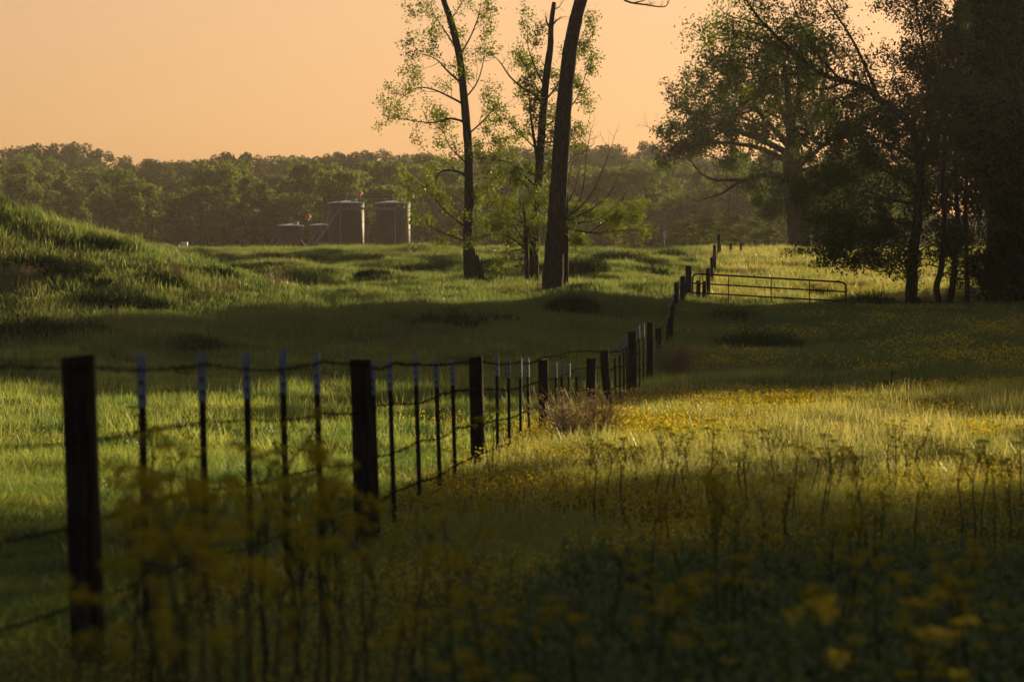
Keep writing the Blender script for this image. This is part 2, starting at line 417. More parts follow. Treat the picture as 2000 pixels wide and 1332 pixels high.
for d0, a, b, st, top, jit, pr, lab, grp in far_rows:
    px = a
    while px < b:
        d = d0 + random.uniform(-14, 14); q = px + random.uniform(-16, 16)
        py = (np.interp(q, [s_[0] for s_ in SKY], [s_[1] for s_ in SKY]) if top is None else top) + random.uniform(-jit, jit)
        x = (q - 1000) / F * d
        h = EYE + (HOR - py) / F * d - G(x, d)
        k = random.choice(list(pr)); pro = far_protos[k]
        ph = 10 if k < 5 else (11 if k < 8 else 12)
        s = h / ph
        zone = ['above the pasture mound', 'between the mound and the white barrel', 'left of the oil tanks', 'behind the oil tanks', 'behind the clump of slim trees', 'between the leaning trunk and the great oak', 'behind the great oak', 'behind the dark grove'][int(np.searchsorted([150, 330, 500, 810, 1110, 1330, 1620], q))]
        place_tree('woodland_tree', pro, x, d, random.uniform(0, 6.28), min(max(s, .95), 1.5) * random.uniform(.9, 1.1), lab + ', ' + zone, 'tree', grp, sz=s)
        px += st
# low scrub at the foot of the far wood, right of the gate fence
for q, py, d, w_ in ((1385, 425, 330, 1.0), (1435, 418, 345, .8), (1475, 432, 350, .9), (1500, 440, 330, .7), (1340, 432, 360, .9), (1660, 425, 330, .8), (1590, 440, 340, .8)):
    x = (q - 1000) / F * d; h = EYE + (HOR - py) / F * d - G(x, d)
    place_tree('scrub_tree', far_protos[random.choice((5, 6, 7))], x, d, random.uniform(0, 6), w_, {1385: 'yellow-green thin scrub tree behind the top of the pasture fence', 1435: 'loose leafy scrub tree behind the two short posts', 1475: 'low scrub tree left of the great oak trunk', 1500: 'small scrub tree close to the left of the oak trunk', 1340: 'bushy scrub tree left of the fence top', 1660: 'scrub tree far behind the grove edge', 1590: 'scrub tree in the gap right of the oak trunk'}[q], 'tree', None, sz=h / 11)

# --- left slim tree
d1 = depth_at(918, 560)
hero_tree('pasture_tree', 'slim leafy tree with a dark straight trunk beside the jagged stump', 'tree', d1,
    [(919, 560, 26), (914, 480, 20), (916, 380, 18), (915, 300, 17), (908, 210, 16), (897, 110, 14), (880, 40, 13), (866, 0, 11), (850, -60, 9), (838, -130, 5)],
    [([(910, 240), (880, 232), (845, 240), (805, 236), (765, 228)], 5, 1, 1.0, -1.5),
     ([(907, 205), (875, 188), (845, 175), (815, 172), (785, 190)], 5, 1, 1.0, 1.5),
     ([(903, 165), (875, 140), (850, 115), (815, 105)], 5, 1, 1.0, -2),
     ([(896, 105), (875, 70), (855, 40), (838, 15)], 4, 1, .9, 2),
     ([(906, 195), (930, 165), (942, 130), (948, 90)], 4, 1, .9, 1),
     ([(912, 265), (940, 240), (965, 215), (990, 208)], 4, 1, 1.0, -1),
     ([(913, 290), (945, 280), (975, 285)], 3, 1, .8, 2),
     ([(898, 110), (920, 70), (935, 30), (940, 0)], 4, 1, .9, -1),
     ([(880, 40), (900, 10), (925, -40)], 3, 1, .9, 0), ([(860, -20), (835, -50), (815, -90)], 3, 1, .9, 0),
     ([(913, 345), (890, 335), (862, 335), (848, 355), (815, 372)], 6, 1, .7, -1),
     ([(909, 472), (885, 462), (858, 452), (830, 440)], 5, 1, .75, 1),
     ([(910, 445), (885, 425), (862, 405), (850, 385)], 5, 1, .75, -1),
     ([(913, 320), (890, 300), (872, 275), (868, 255)], 4, 1, .8, 1),
     ([(917, 420), (928, 395), (940, 375)], 3, 1, .4, 0)],
    'leaf_spring', per=13, size=.11, spread=.13, twig_len=1.25, levels=2, kids=3, step=.55)

# --- jagged stump beside it
ds = d1 - .6
b = W(933, 560, ds); b.z = G(b.x, b.y) - .1
sroot = empty('tree_stump', b, 'jagged dark broken stump leaning against the slim tree trunk', 'stump')
def stump_mesh(r0, h0, seed, hollow=False):
    st = random.Random(seed); mb = MB(); n = 18; rings = 7; V = []
    tops = [h0 * (.55 + .45 * abs(math.sin(k * 1.1 + seed)) ** 1.5 * st.uniform(.7, 1.1) - (.3 * (math.cos(2 * math.pi * k / n) + 1) / 2)) for k in range(n)]
    for i in range(rings):
        t = i / (rings - 1)
        for k in range(n):
            a = 2 * math.pi * k / n; r = r0 * (1.25 - .55 * t ** .6) * (1 + .12 * math.sin(5 * a + seed) + st.uniform(-.06, .06))
            V.append((r * math.cos(a), r * math.sin(a), tops[k] * t))
    for k in range(n):
        a = 2 * math.pi * k / n; V.append((r0 * .4 * math.cos(a), r0 * .4 * math.sin(a), tops[k] * .6))
    Fc = [(i * n + k, i * n + (k + 1) % n, (i + 1) * n + (k + 1) % n, (i + 1) * n + k) for i in range(rings) for k in range(n)]
    Fc.append(tuple(rings * n + k for k in range(n)))
    mb.add(V, Fc); return mb.mesh('stump', M['bark'])
obj('trunk', stump_mesh(.34, 2.0, 3), sroot)
sp = MB()
for a_, h_, r_ in ((.12, 1.75, .07), (-.02, 1.45, .06), (.22, 1.0, .06)):
    sp.tube([(-a_, 0, .2), (-a_ - .02, .02, h_ * .8), (-a_ - .03, .03, h_)], [r_ * 1.4, r_, .012], 5, wob=.2)
obj('splinter', sp.mesh('splinter', M['bark'], False), sroot)

# --- middle forked tree with a bare broken top
d2 = depth_at(1043, 563)
hero_tree('pasture_tree', 'half dead tree with a bare broken forked top between sapling and leaning trunk', 'tree', d2 + .8,
    [(1043, 564, 21), (1043, 500, 18), (1047, 420, 17), (1053, 330, 16), (1060, 230, 16), (1067, 150, 15), (1075, 90, 12), (1076, 55, 11), (1082, 5, 8)],
    [([(1058, 200), (1042, 184), (1020, 172), (996, 150), (975, 120), (955, 104)], 6, 0, .7, -2),
     ([(1076, 58), (1068, 44), (1066, 32)], 6, 0, .3, 0), ([(1077, 52), (1088, 40), (1098, 34)], 5, 0, .4, 0), ([(1080, 20), (1092, 14), (1100, 2)], 3, 0, .4, 1),
     ([(1062, 200), (1090, 165), (1118, 110), (1142, 60)], 5, 1, .9, 2.5),
     ([(1060, 250), (1098, 225), (1128, 190), (1146, 140)], 5, 1, .8, 2.5),
     ([(1058, 280), (1100, 275), (1130, 270)], 4, 1, .6, 2),
     ([(1063, 170), (1045, 130), (1032, 95), (1030, 55)], 4, 1, .75, -1), ([(1062, 190), (1040, 160), (1028, 130)], 4, 1, .7, 1),
     ([(1056, 300), (1025, 270), (1000, 245), (985, 230)], 4, 1, .8, 1),
     ([(1054, 335), (1044, 280), (1036, 220), (1034, 180)], 8, 1, .7, -1),
     ([(1052, 345), (1015, 330), (985, 315), (960, 312)], 5, 1, .9, -1.5), ([(1052, 370), (1025, 345), (1005, 335), (990, 345)], 5, 1, .9, 1),
     ([(1050, 400), (1030, 365), (1015, 350)], 4, 1, .8, -1), ([(1052, 350), (1072, 330), (1080, 310)], 4, 1, .6, 1)],
    'leaf_spring', per=16, size=.11, spread=.14, twig_len=1.1, levels=2, kids=3, step=.55)

# --- sapling in front of it
d3 = depth_at(1030, 562)
hero_tree('sapling', 'small yellow-green sapling with spreading leafy boughs left of the half dead tree', 'tree', d3 - .8,
    [(1030, 563, 9), (1029, 520, 8), (1028, 480, 8), (1026, 440, 6), (1022, 400, 4)],
    [([(1028, 488), (1005, 470), (975, 458), (945, 462)], 4, 1, .8, -1), ([(1028, 480), (1010, 450), (990, 425), (975, 405)], 4, 1, .8, 1),
     ([(1027, 460), (1040, 430), (1055, 410), (1062, 395)], 3, 1, .8, -1), ([(1028, 495), (1012, 488), (998, 492), (985, 505)], 3, 1, .6, 0),
     ([(1027, 450), (1015, 420), (1008, 395)], 3, 1, .8, 0), ([(1028, 478), (1050, 462), (1070, 450)], 3, 1, .7, 1), ([(1029, 508), (1015, 506), (1000, 498)], 2, 0, .5, 0),
     ([(1026, 440), (1000, 425), (970, 430), (950, 440)], 3, 1, .8, 1)],
    'leaf_spring', per=14, size=.10, spread=.13, twig_len=1.1, levels=2, kids=3, step=.35)

# --- thick leaning trunk, crown above the picture
d4 = depth_at(1082, 572)
def big_crown(T, root, base):
    top = W(1175, -170, d4) - base
    mb = MB()
    for k in range(9):
        a = k * 2.4; T.twigs(mb, top + Vector((0, 0, -.4 * k * .3)), (math.cos(a), math.sin(a), .55), 4.2, .12, 2, .2, .1, 3, True, .6)
    obj('limb', mb.mesh('limb', M['bark'], True), root)
hero_tree('leaning_tree', 'thick bare trunk leaning to the right at the centre of the clump', 'tree', d4 - .3,
    [(1078, 572, 45), (1081, 520, 40), (1086, 440, 36), (1093, 340, 33), (1101, 220, 31), (1112, 110, 28), (1122, 50, 26), (1135, 0, 25), (1155, -80, 22), (1175, -170, 18)],
    [([(1158, -95), (1180, -70), (1205, -25), (1222, 2), (1262, 10), (1297, 14), (1307, 2)], 7, 0, .45, 1.5), ([(1240, 6), (1262, 0), (1290, -12)], 3, 0, .35, 1.5),
     ([(1092, 400), (1075, 370), (1070, 340)], 3, 0, .5, -.5), ([(1098, 300), (1085, 285), (1080, 265)], 2, 0, .4, -.5)],
    'leaf_spring', per=4, size=.16, spread=.25, twig_len=1.3, levels=2, kids=3, step=.7, extra=big_crown, sides=14, flare=1.12)

# --- bare-branched companion behind the leaning trunk
hero_tree('bare_tree', 'thin tree with long bare twigs and one leafy bough, right against the leaning trunk', 'tree', d4 + .5,
    [(1100, 570, 22), (1101, 510, 19), (1102, 460, 17), (1104, 420, 13), (1104, 340, 8), (1106, 260, 5)],
    [([(1104, 430), (1130, 395), (1140, 360), (1146, 300), (1152, 265)], 4, 0, .8, 1), ([(1105, 428), (1140, 398), (1165, 360), (1185, 310), (1196, 280)], 4, 0, .8, -1),
     ([(1104, 405), (1122, 370), (1132, 330), (1138, 295)], 3, 0, .7, 1), ([(1105, 432), (1150, 412), (1185, 385), (1205, 350), (1216, 318)], 4, 0, .7, 1),
     ([(1104, 330), (1120, 305), (1135, 300), (1155, 285)], 3, 0, .5, 1), ([(1104, 390), (1112, 340), (1120, 310)], 3, 0, .6, 0), ([(1106, 436), (1160, 432), (1200, 405), (1222, 380)], 3, 0, .6, -1),
     ([(1104, 445), (1135, 452), (1165, 455), (1200, 452), (1235, 450)], 5, 1, .7, -1), ([(1150, 455), (1180, 435), (1205, 420), (1225, 430)], 3, 1, .7, -1), ([(1105, 440), (1130, 425), (1150, 420)], 3, 1, .5, 1),
     ([(1180, 452), (1205, 440), (1230, 425)], 2, 1, .7, -1), ([(1104, 465), (1120, 460), (1130, 468)], 2, 1, .35, 0)],
    'leaf_spring', per=14, size=.10, spread=.13, twig_len=1.2, levels=2, kids=3, step=.5)

# --- the great oak
d5 = 250.0
hero_tree('oak_tree', 'great spreading oak with a massive trunk and long low drooping limb beyond the gate', 'tree', d5,
    [(1563, 500, 50), (1562, 470, 43), (1560, 430, 46), (1555, 390, 48), (1550, 350, 44), (1548, 310, 34), (1545, 250, 20), (1538, 180, 12), (1530, 110, 6)],
    [([(1545, 350), (1505, 342), (1468, 348), (1438, 360), (1410, 378), (1372, 390)], 14, 0, .5, -4),
     ([(1470, 350), (1435, 352), (1400, 352), (1370, 340), (1352, 318), (1342, 298)], 8, 0, .6, -5),
     ([(1540, 300), (1490, 275), (1445, 258), (1400, 238), (1360, 222), (1330, 222)], 14, 1, 1.0, 3),
     ([(1545, 320), (1490, 292), (1430, 280), (1380, 280), (1340, 290)], 12, 1, 1.0, -5), ([(1400, 285), (1340, 285), (1300, 268), (1270, 250)], 4, 0, .6, -6),
     ([(1542, 290), (1500, 240), (1455, 190), (1420, 150), (1395, 130)], 12, 1, 1.1, -4), ([(1545, 270), (1520, 200), (1490, 140), (1470, 100)], 11, 1, 1.1, 4),
     ([(1548, 250), (1560, 180), (1555, 120), (1540, 80)], 10, 1, 1.1, -3), ([(1552, 300), (1590, 230), (1610, 160), (1600, 110)], 11, 1, 1.1, 3),
     ([(1555, 330), (1600, 290), (1640, 250), (1670, 210)], 11, 1, 1.1, -3), ([(1560, 360), (1600, 340), (1650, 335), (1690, 345)], 8, 1, 1.0, 3),
     ([(1562, 410), (1595, 395), (1625, 400)], 5, 1, .8, 0), ([(1566, 455), (1590, 452), (1605, 470), (1625, 462)], 6, 0, .5, 0), ([(1566, 450), (1595, 440), (1620, 430)], 4, 1, .6, 1),
     ([(1545, 400), (1520, 392), (1500, 385), (1490, 372)], 6, 1, .8, -2), ([(1545, 380), (1525, 372), (1505, 400)], 4, 1, .7, 2), ([(1546, 420), (1525, 410), (1505, 412)], 3, 1, .6, -2),
     ([(1500, 250), (1440, 225), (1400, 190), (1370, 180)], 7, 1, 1.0, 4), ([(1440, 330), (1400, 310), (1360, 300)], 5, 1, .7, -3), ([(1520, 230), (1480, 215), (1430, 230), (1390, 255)], 7, 1, 1.0, -6)],
    'leaf_oak', per=22, size=.20, spread=.26, twig_len=2.4, levels=2, kids=4, step=.75, depth_jit=.4, flare=1.2, sides=14)

# --- grove at the right
d6 = depth_at(1780, 604)
hero_tree('grove_tree', 'tall grove tree with a long slanting upper limb and low dense boughs', 'tree', d6,
    [(1779, 604, 27), (1781, 560, 24), (1783, 500, 21), (1792, 430, 19), (1797, 350, 18), (1792, 280, 18), (1770, 235, 17), (1741, 214, 16)],
    [([(1741, 214), (1712, 190), (1690, 172), (1655, 160), (1620, 152), (1585, 132), (1545, 98), (1500, 55), (1470, 20), (1440, -30)], 15, 1, .9, -3, 'leaf_spring'),
     ([(1715, 190), (1690, 130), (1660, 70), (1620, 10), (1590, -40)], 8, 1, 1.0, 2, 'leaf_spring'), ([(1640, 155), (1600, 110), (1560, 40), (1540, -20)], 6, 1, .9, -2, 'leaf_spring'), ([(1620, 150), (1560, 145), (1500, 150), (1450, 160)], 6, 1, .9, -3, 'leaf_spring'),
     ([(1590, 135), (1540, 130), (1480, 110), (1420, 100)], 5, 1, .9, -2, 'leaf_spring'), ([(1545, 98), (1490, 85), (1440, 60), (1400, 55)], 4, 1, .9, -2, 'leaf_spring'), ([(1655, 160), (1600, 175), (1550, 165), (1500, 185)], 5, 1, .9, 2, 'leaf_spring'),
     ([(1500, 55), (1460, 40), (1420, 30), (1390, 0)], 4, 1, .9, -2, 'leaf_spring'), ([(1690, 172), (1650, 190), (1600, 200), (1560, 225)], 5, 1, .9, -3, 'leaf_spring'),
     ([(1793, 300), (1815, 220), (1808, 120), (1790, 20), (1785, -60)], 10, 1, 1.1, 2), ([(1795, 330), (1835, 260), (1850, 160), (1845, 60)], 8, 1, 1.1, 3),
     ([(1796, 320), (1750, 290), (1700, 270), (1650, 260), (1610, 270)], 8, 1, 1.1, -3), ([(1795, 370), (1740, 340), (1690, 320), (1640, 330), (1610, 345)], 7, 1, 1.1, 2),
     ([(1793, 400), (1740, 390), (1690, 375), (1650, 385), (1620, 400)], 7, 1, 1.1, -3), ([(1790, 440), (1740, 430), (1690, 420), (1650, 440), (1625, 450)], 6, 1, 1.0, 2),
     ([(1785, 490), (1750, 470), (1710, 462), (1660, 470), (1640, 485)], 6, 1, .8, -3), ([(1782, 530), (1760, 512), (1730, 500), (1690, 495), (1650, 495)], 6, 1, .55, 0), ([(1784, 500), (1815, 480), (1850, 470)], 5, 1, .8, 1),
     ([(1790, 430), (1830, 410), (1870, 400)], 6, 1, 1.1, 2), ([(1795, 350), (1840, 330), (1880, 320)], 6, 1, 1.1, -2), ([(1797, 380), (1770, 340), (1740, 300), (1720, 250)], 6, 1, 1.1, 3)],
    'leaf_dark', per=22, size=.12, spread=.18, twig_len=1.7, levels=2, kids=4, step=.36, flare=1.2)
for pts_, lab in (([(1840, 604, 12), (1832, 582, 12), (1829, 560, 12), (1836, 535, 12), (1841, 500, 12), (1845, 440, 10), (1842, 350, 8), (1850, 200, 6), (1846, 60, 4)], 'thin kinked grove trunk, the first right of the thick one'),
                  ([(1846, 605, 15), (1855, 585, 13), (1862, 550, 13), (1865, 510, 12), (1870, 440, 10), (1866, 300, 8), (1872, 150, 6), (1868, 20, 4)], 'thin leaning grove trunk, the second right of the thick one'),
                  ([(1888, 604, 10), (1889, 560, 10), (1888, 500, 9), (1886, 400, 8), (1890, 250, 6), (1885, 80, 4)], 'straight thin grove trunk at the edge of the dark thicket')):
    a0 = pts_[0]; dd_ = depth_at(a0[0], 603) + random.uniform(-.5, .8)
    lm = []
    for q in range(11):
        i = random.uniform(3.2, len(pts_) - 1.05); j = int(i); t = i - j
        cx = pts_[j][0] * (1 - t) + pts_[j + 1][0] * t; cy = pts_[j][1] * (1 - t) + pts_[j + 1][1] * t
        s_ = random.choice((-1, 1)); L_ = random.uniform(35, 80)
        lm.append(([(cx, cy), (cx + s_ * L_ * .5, cy - random.uniform(5, 25)), (cx + s_ * L_, cy - random.uniform(0, 40))], 4, 1, 1.0, random.uniform(-2, 2)))
    hero_tree('grove_tree', lab, 'tree', dd_, pts_, lm, 'leaf_dark', per=16, size=.12, spread=.18, twig_len=1.4, levels=2, kids=3, step=.5, sides=8)

dense = [generic_tree('g', 13, 7.5, .05, 'leaf_dark', 15000, .27, 200, trunk_r=.24, shape='round', lumps=90), generic_tree('g', 13, 6.5, .03, 'leaf_dark', 14000, .27, 201, trunk_r=.2, shape='oval', lumps=90),
         generic_tree('g', 12, 8.5, .12, 'leaf_dark', 15000, .27, 202, trunk_r=.28, shape='round', lumps=90)]
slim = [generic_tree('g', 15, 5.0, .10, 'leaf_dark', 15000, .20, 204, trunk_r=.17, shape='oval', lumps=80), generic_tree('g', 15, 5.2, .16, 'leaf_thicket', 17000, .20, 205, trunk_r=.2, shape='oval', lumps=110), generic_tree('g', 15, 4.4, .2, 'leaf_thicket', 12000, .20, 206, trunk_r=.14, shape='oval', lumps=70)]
high = [generic_tree('g', 14, 7.0, .42, 'leaf_dark', 12000, .27, 207, trunk_r=.24, shape='round', lumps=80)]
shrub = generic_tree('s', 4, 4.2, .02, 'leaf_thicket', 6000, .18, 210, trunk_r=.06, shape='round', lumps=36)
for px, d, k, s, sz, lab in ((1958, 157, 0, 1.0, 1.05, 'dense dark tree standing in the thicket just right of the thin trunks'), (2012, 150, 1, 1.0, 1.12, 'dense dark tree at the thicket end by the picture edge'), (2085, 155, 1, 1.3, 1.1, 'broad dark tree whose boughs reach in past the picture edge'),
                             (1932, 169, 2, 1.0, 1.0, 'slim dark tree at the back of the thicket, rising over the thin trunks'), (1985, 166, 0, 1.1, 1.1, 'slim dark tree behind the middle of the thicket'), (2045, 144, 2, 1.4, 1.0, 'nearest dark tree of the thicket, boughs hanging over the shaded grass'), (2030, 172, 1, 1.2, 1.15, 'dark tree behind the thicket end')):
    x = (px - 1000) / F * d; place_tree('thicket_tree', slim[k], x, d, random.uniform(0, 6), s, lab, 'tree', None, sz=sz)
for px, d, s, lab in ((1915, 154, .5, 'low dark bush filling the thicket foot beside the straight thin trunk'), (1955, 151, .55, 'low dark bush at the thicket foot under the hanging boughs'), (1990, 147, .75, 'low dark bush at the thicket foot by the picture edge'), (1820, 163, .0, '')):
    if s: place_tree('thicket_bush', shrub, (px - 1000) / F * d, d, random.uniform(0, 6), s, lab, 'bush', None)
# the wood goes on to the right, beyond the picture: unseen trees added where their shade should fall
for x, y, k, s, sz in ((26, 151, 2, .8, .72), (31, 157, 0, .85, .78), (36, 152, 1, .9, .85), (41, 158, 2, .95, .98), (45, 152, 0, 1.0, 1.08), (49, 158, 1, 1.05, 1.15), (54, 153, 2, 1.0, 1.12), (59, 159, 0, 1.0, 1.12), (64, 154, 1, 1.1, 1.12), (70, 158, 2, 1.0, 1.12), (76, 154, 0, 1.0, 1.12), (35, 166, 1, 1.0, .9), (74, 166, 0, 1.1, 1.10), (67, 172, 1, 1.1, 1.12),
                       (38, 164, 0, 1.0, 1.0), (44, 165, 1, 1.1, 1.08), (50, 165, 2, 1.1, 1.10), (56, 166, 0, 1.1, 1.10), (62, 166, 1, 1.1, 1.10), (68, 165, 2, 1.1, 1.10), (24.5, 169, 1, 1.1, 1.0), (29, 174, 0, 1.1, 1.0), (33, 168, 2, 1.1, 1.0),
                       (33.2, 80, 1, .95, 1.0), (37.5, 84, 0, 1.0, 1.05), (41.5, 79, 2, .95, 1.1), (45, 84, 1, 1.1, 1.1), (50, 80, 0, 1.0, 1.05), (56, 84, 2, 1.0, 1.1), (41, 92, 2, .9, 1.05), (49, 92, 0, 1.0, 1.1), (27, 62, 2, .75, .8), (30, 58, 0, .9, .9), (36, 62, 1, 1.0, 1.0),
                       (16, 30, 2, .9, .9), (18, 20, 0, 1.0, 1.0), (9, -9, 0, 1.1, 1.0), (-6, -12, 1, 1.0, 1.0)):  # beside and behind the camera, added to cut skylight
    place_tree('offframe_shade_tree', dense[k], x, y, random.uniform(0, 6), s, 'dense dark leafy tree beyond the picture, added for its shade', 'tree', 'shade trees beyond the picture', sz=sz)

for x, y, s_ in ((11.6, 57, .9), (14.6, 58, .92), (18.5, 57, 1.0)):  # unseen, added to shade the near grass; high crowns let sun pass beneath
    place_tree('offframe_shade_tree', high[0], x, y, random.uniform(0, 6), s_, 'dense dark leafy tree beyond the picture, added for its shade', 'tree', 'shade trees beyond the picture')

# --- mossy root stump in the grove
b = W(1803, 604, d6 - .4); b.z = G(b.x, b.y) - .05
r_ = empty('tree_stump', b, 'small dark pointed stump on the ground between the grove trunks', 'stump'); obj('trunk', stump_mesh(.42, .62, 8), r_)

# ------------------------------------------------------------------ tank battery
DT = 392.0
def tank(name, px, w_px, top_py, label, d=DT, bands=3):
    x = (px - 1000) / F * d; r = w_px / 2 / F * d; gz = G(x, d) - .1
    h = EYE + (HOR - top_py) / F * d - gz
    root = empty(name, (x, d, gz), label, 'tank', 'oil storage tanks')
    mb = MB(); mb.lathe([(r, 0), (r, h)], 40); obj('shell', mb.mesh('shell', M['tank'], True), root)
    for k in range(bands):
        z = h * (k + .0) / bands + .06
        hb = MB(); hb.lathe([(r + .015, z), (r + .03, z + .02), (r + .03, z + .07), (r + .015, z + .09)], 40); obj('hoop', hb.mesh('hoop', M['tank'], True), root)
    rb = MB(); rb.lathe([(r + .05, h - .05), (r + .06, h + .03), (r * .55, h + .17 * r * .5), (.18, h + .27 * r * .5), (.16, h + .30 * r * .5)], 40); obj('roof', rb.mesh('roof', M['tank_roof'], False), root)
    hb = MB(); hb.lathe([(.22, h + .05), (.22, h + .30), (.25, h + .30), (.25, h + .36), (.02, h + .42)], 14, (r * .45, -r * .3, 0)); obj('hatch', hb.mesh('hatch', M['galv']), root)
    vb = MB(); vb.tube([(0, 0, h + .1), (0, 0, h + .75), (.12, 0, h + .86), (.2, 0, h + .78)], .045, 7); obj('vent_pipe', vb.mesh('vent_pipe', M['galv']), root)
    mb = MB(); mb.lathe([(.30, 0), (.33, .03), (.30, .06)], 16); mm = mb.mesh('manway', M['galv']); obj('manway', mm, root, (0, -r - .06, .75), (R(90), 0, 0))
    return root, x, r, h, gz
t1 = tank('storage_tank', 676, 70, 397, 'tall brown oil tank behind the head of the stairs, left of the tall pair')
t2 = tank('storage_tank', 767, 68, 397, 'tall brown oil tank standing right of its tall twin')
t3 = tank('storage_tank', 567, 52, 441, 'short grey-brown oil tank standing free at the low end of the battery', bands=2)
t4 = tank('storage_tank', 630, 48, 440, 'short oil tank half hidden behind the stairs and the tall tank', d=DT + 2.5, bands=2)
# walkway and stairs
yw = DT - 2.25
def wz(py, d=yw): return EYE + (HOR - py) / F * d
def wx(px, d=yw): return (px - 1000) / F * d
gz = G(wx(640), yw)
cw = empty('catwalk', (wx(665), yw, gz), 'grey steel catwalk with railings and long stairs along the tank fronts', 'walkway')
o_ = Vector((wx(665), yw, gz))
def cwp(name, mb, m='galv'): return obj(name, mb.mesh(name, M[m]), cw)
mb = MB(); zt = wz(409) - gz; L = wx(772) - wx(665); mb.box((L / 2, 0, zt), (L, .75, .1)); mb.box((L / 2, -.37, zt + .06), (L, .03, .2)); cwp('deck', mb)
for k in range(6):
    mb = MB(); x_ = L * k / 5; mb.tube([(x_, -.36, zt), (x_, -.36, zt + 1.05)], .03, 5); cwp('railing_post', mb)
for k in range(2):
    mb = MB(); mb.tube([(0, -.36, zt + .52 + .5 * k), (L, -.36, zt + .52 + .5 * k)], .025, 5); cwp('handrail', mb)
for k in (0, L * .5, L):
    mb = MB(); mb.tube([(k, .1, 0), (k, .1, zt)], .05, 6); cwp('support_leg', mb)
sx, sz_ = wx(592) - wx(665), .0
for s_ in (-.36, .36):
    mb = MB(); mb.tube([(0, s_, zt), (sx, s_, sz_)], [.09, .09], 5); cwp('stringer', mb)
    mb = MB(); mb.tube([(0, s_, zt + 1.0), (sx, s_, sz_ + 1.0)], .03, 5); cwp('handrail', mb)
    for k in range(5):
        t = k / 4; mb = MB(); mb.tube([(sx * t, s_, zt * (1 - t)), (sx * t, s_, zt * (1 - t) + 1.0)], .025, 5); cwp('railing_post', mb)
tr = MB(); tr.box((0, 0, 0), (.26, .7, .04)); trm = tr.mesh('tread', M['galv'])
for k in range(22):
    t = (k + .5) / 22; obj('tread', trm, cw, (sx * t, 0, zt * (1 - t)))
# small stairs at the short tank
sr = empty('stairway', (wx(546), DT - .4, G(wx(546), DT)), 'small steel stairs with handrails climbing the short free tank', 'stairs')
for s_ in (-.3, .3):
    mb = MB(); mb.tube([(0, s_, 2.4), (-1.6, s_, 0)], .06, 5); obj('stringer', mb.mesh('stringer', M['galv']), sr)
    mb = MB(); mb.tube([(0, s_, 3.3), (-1.6, s_, .9), (-1.6, s_, 0)], .03, 5); obj('handrail', mb.mesh('handrail', M['galv']), sr)
for k in range(9): obj('tread', trm, sr, (-1.6 * (k + .5) / 9, 0, 2.4 * (1 - (k + .5) / 9)))
# pipe frame over the tall tanks
yp = DT + 2.2
gx0, gx1 = wx(634, yp), wx(804, yp); g0 = G(gx0, yp); pz = EYE + (HOR - 386) / F * yp - g0
pf = empty('pipe_frame', (gx0, yp, g0), 'thin dark pipe frame standing over the two tall tanks', 'pipes')
mb = MB(); mb.tube([(0, 0, pz), (gx1 - gx0, 0, pz + .1)], .07, 6); obj('pipe', mb.mesh('pipe', M['dark_pipe']), pf)
for x_ in (0, gx1 - gx0):
    mb = MB(); mb.tube([(x_, 0, 0), (x_, 0, pz)], .06, 6); obj('pipe', mb.mesh('pipe', M['dark_pipe']), pf)
mb = MB(); mb.tube([(wx(764, yp) - gx0, 0, pz), (wx(764, yp) - gx0, 0, pz + .9)], .05, 6); obj('vent_pipe', mb.mesh('vent_pipe', M['dark_pipe']), pf)
def red_valve(px, py, d, lab):
    x = (px - 1000) / F * d; g = G(x, d); z = EYE + (HOR - py) / F * d - g
    r = empty('flame_arrestor', (x, d, g), lab, 'vent')
    mb = MB(); mb.tube([(0, 0, 0), (0, 0, z - .35)], .045, 6); obj('pipe', mb.mesh('pipe', M['dark_pipe']), r)
    mb = MB(); mb.lathe([(.05, z - .4), (.10, z - .32), (.10, z - .1), (.26, z - .06), (.26, z + .12), (.14, z + .2), (.14, z + .32), (.03, z + .36)], 12); obj('cap', mb.mesh('cap', M['red']), r)
red_valve(703, 379, yp - .25, 'bright red vent cap on a pipe above the tall tank')
red_valve(602, 424, DT + .6, 'bright red vent cap on a pipe above the gap by the short tanks')
# sloping pipe at the foot of the short tank
b = (wx(598), DT - 1.6, G(wx(598), DT - 1.6))
r = empty('fill_pipe', b, 'pale bent pipe sloping to the ground right of the short free tank', 'pipe')
mb = MB(); mb.tube([(-.55, .8, 2.0), (-.5, 0, 1.95), (.25, 0, .9), (.5, 0, .2)], .07, 6); obj('pipe', mb.mesh('pipe', M['white']), r)

# small things on the ridge
d = 238.0
def place_px(px, d): x = (px - 1000) / F * d; return Vector((x, d, G(x, d)))
b = place_px(360, d); r = empty('white_barrel', b, 'small white plastic barrel shining on the ridge line at the left', 'barrel')
mb = MB(); mb.lathe([(.14, 0), (.17, .04), (.19, .3), (.21, .62), (.20, .66)], 16); obj('body', mb.mesh('body', M['white'], True), r)
mb = MB(); mb.lathe([(.215, .64), (.225, .66), (.225, .70), (.20, .71)], 16); obj('rim', mb.mesh('rim', M['white'], True), r)
b = place_px(333, d + 2); r = empty('feed_trough', b, 'long low dark trough lying on the ridge left of the white barrel', 'trough')
mb = MB(); mb.tube([(-.75, 0, .47), (.55, 0, .47)], .14, 10); obj('body', mb.mesh('body', M['dark_pipe']), r)
for x_ in (-.6, .4):
    mb = MB(); mb.box((x_, 0, .2), (.08, .3, .4)); obj('leg', mb.mesh('leg', M['dark_pipe']), r)
b = place_px(1298, 300.0); r = empty('marker_post', b, 'thin marker post with a pale blue sign far behind the pasture fence', 'sign')
mb = MB(); mb.tube([(0, 0, 0), (0, 0, 1.55)], .04, 6); obj('pole', mb.mesh('pole', M['white']), r)
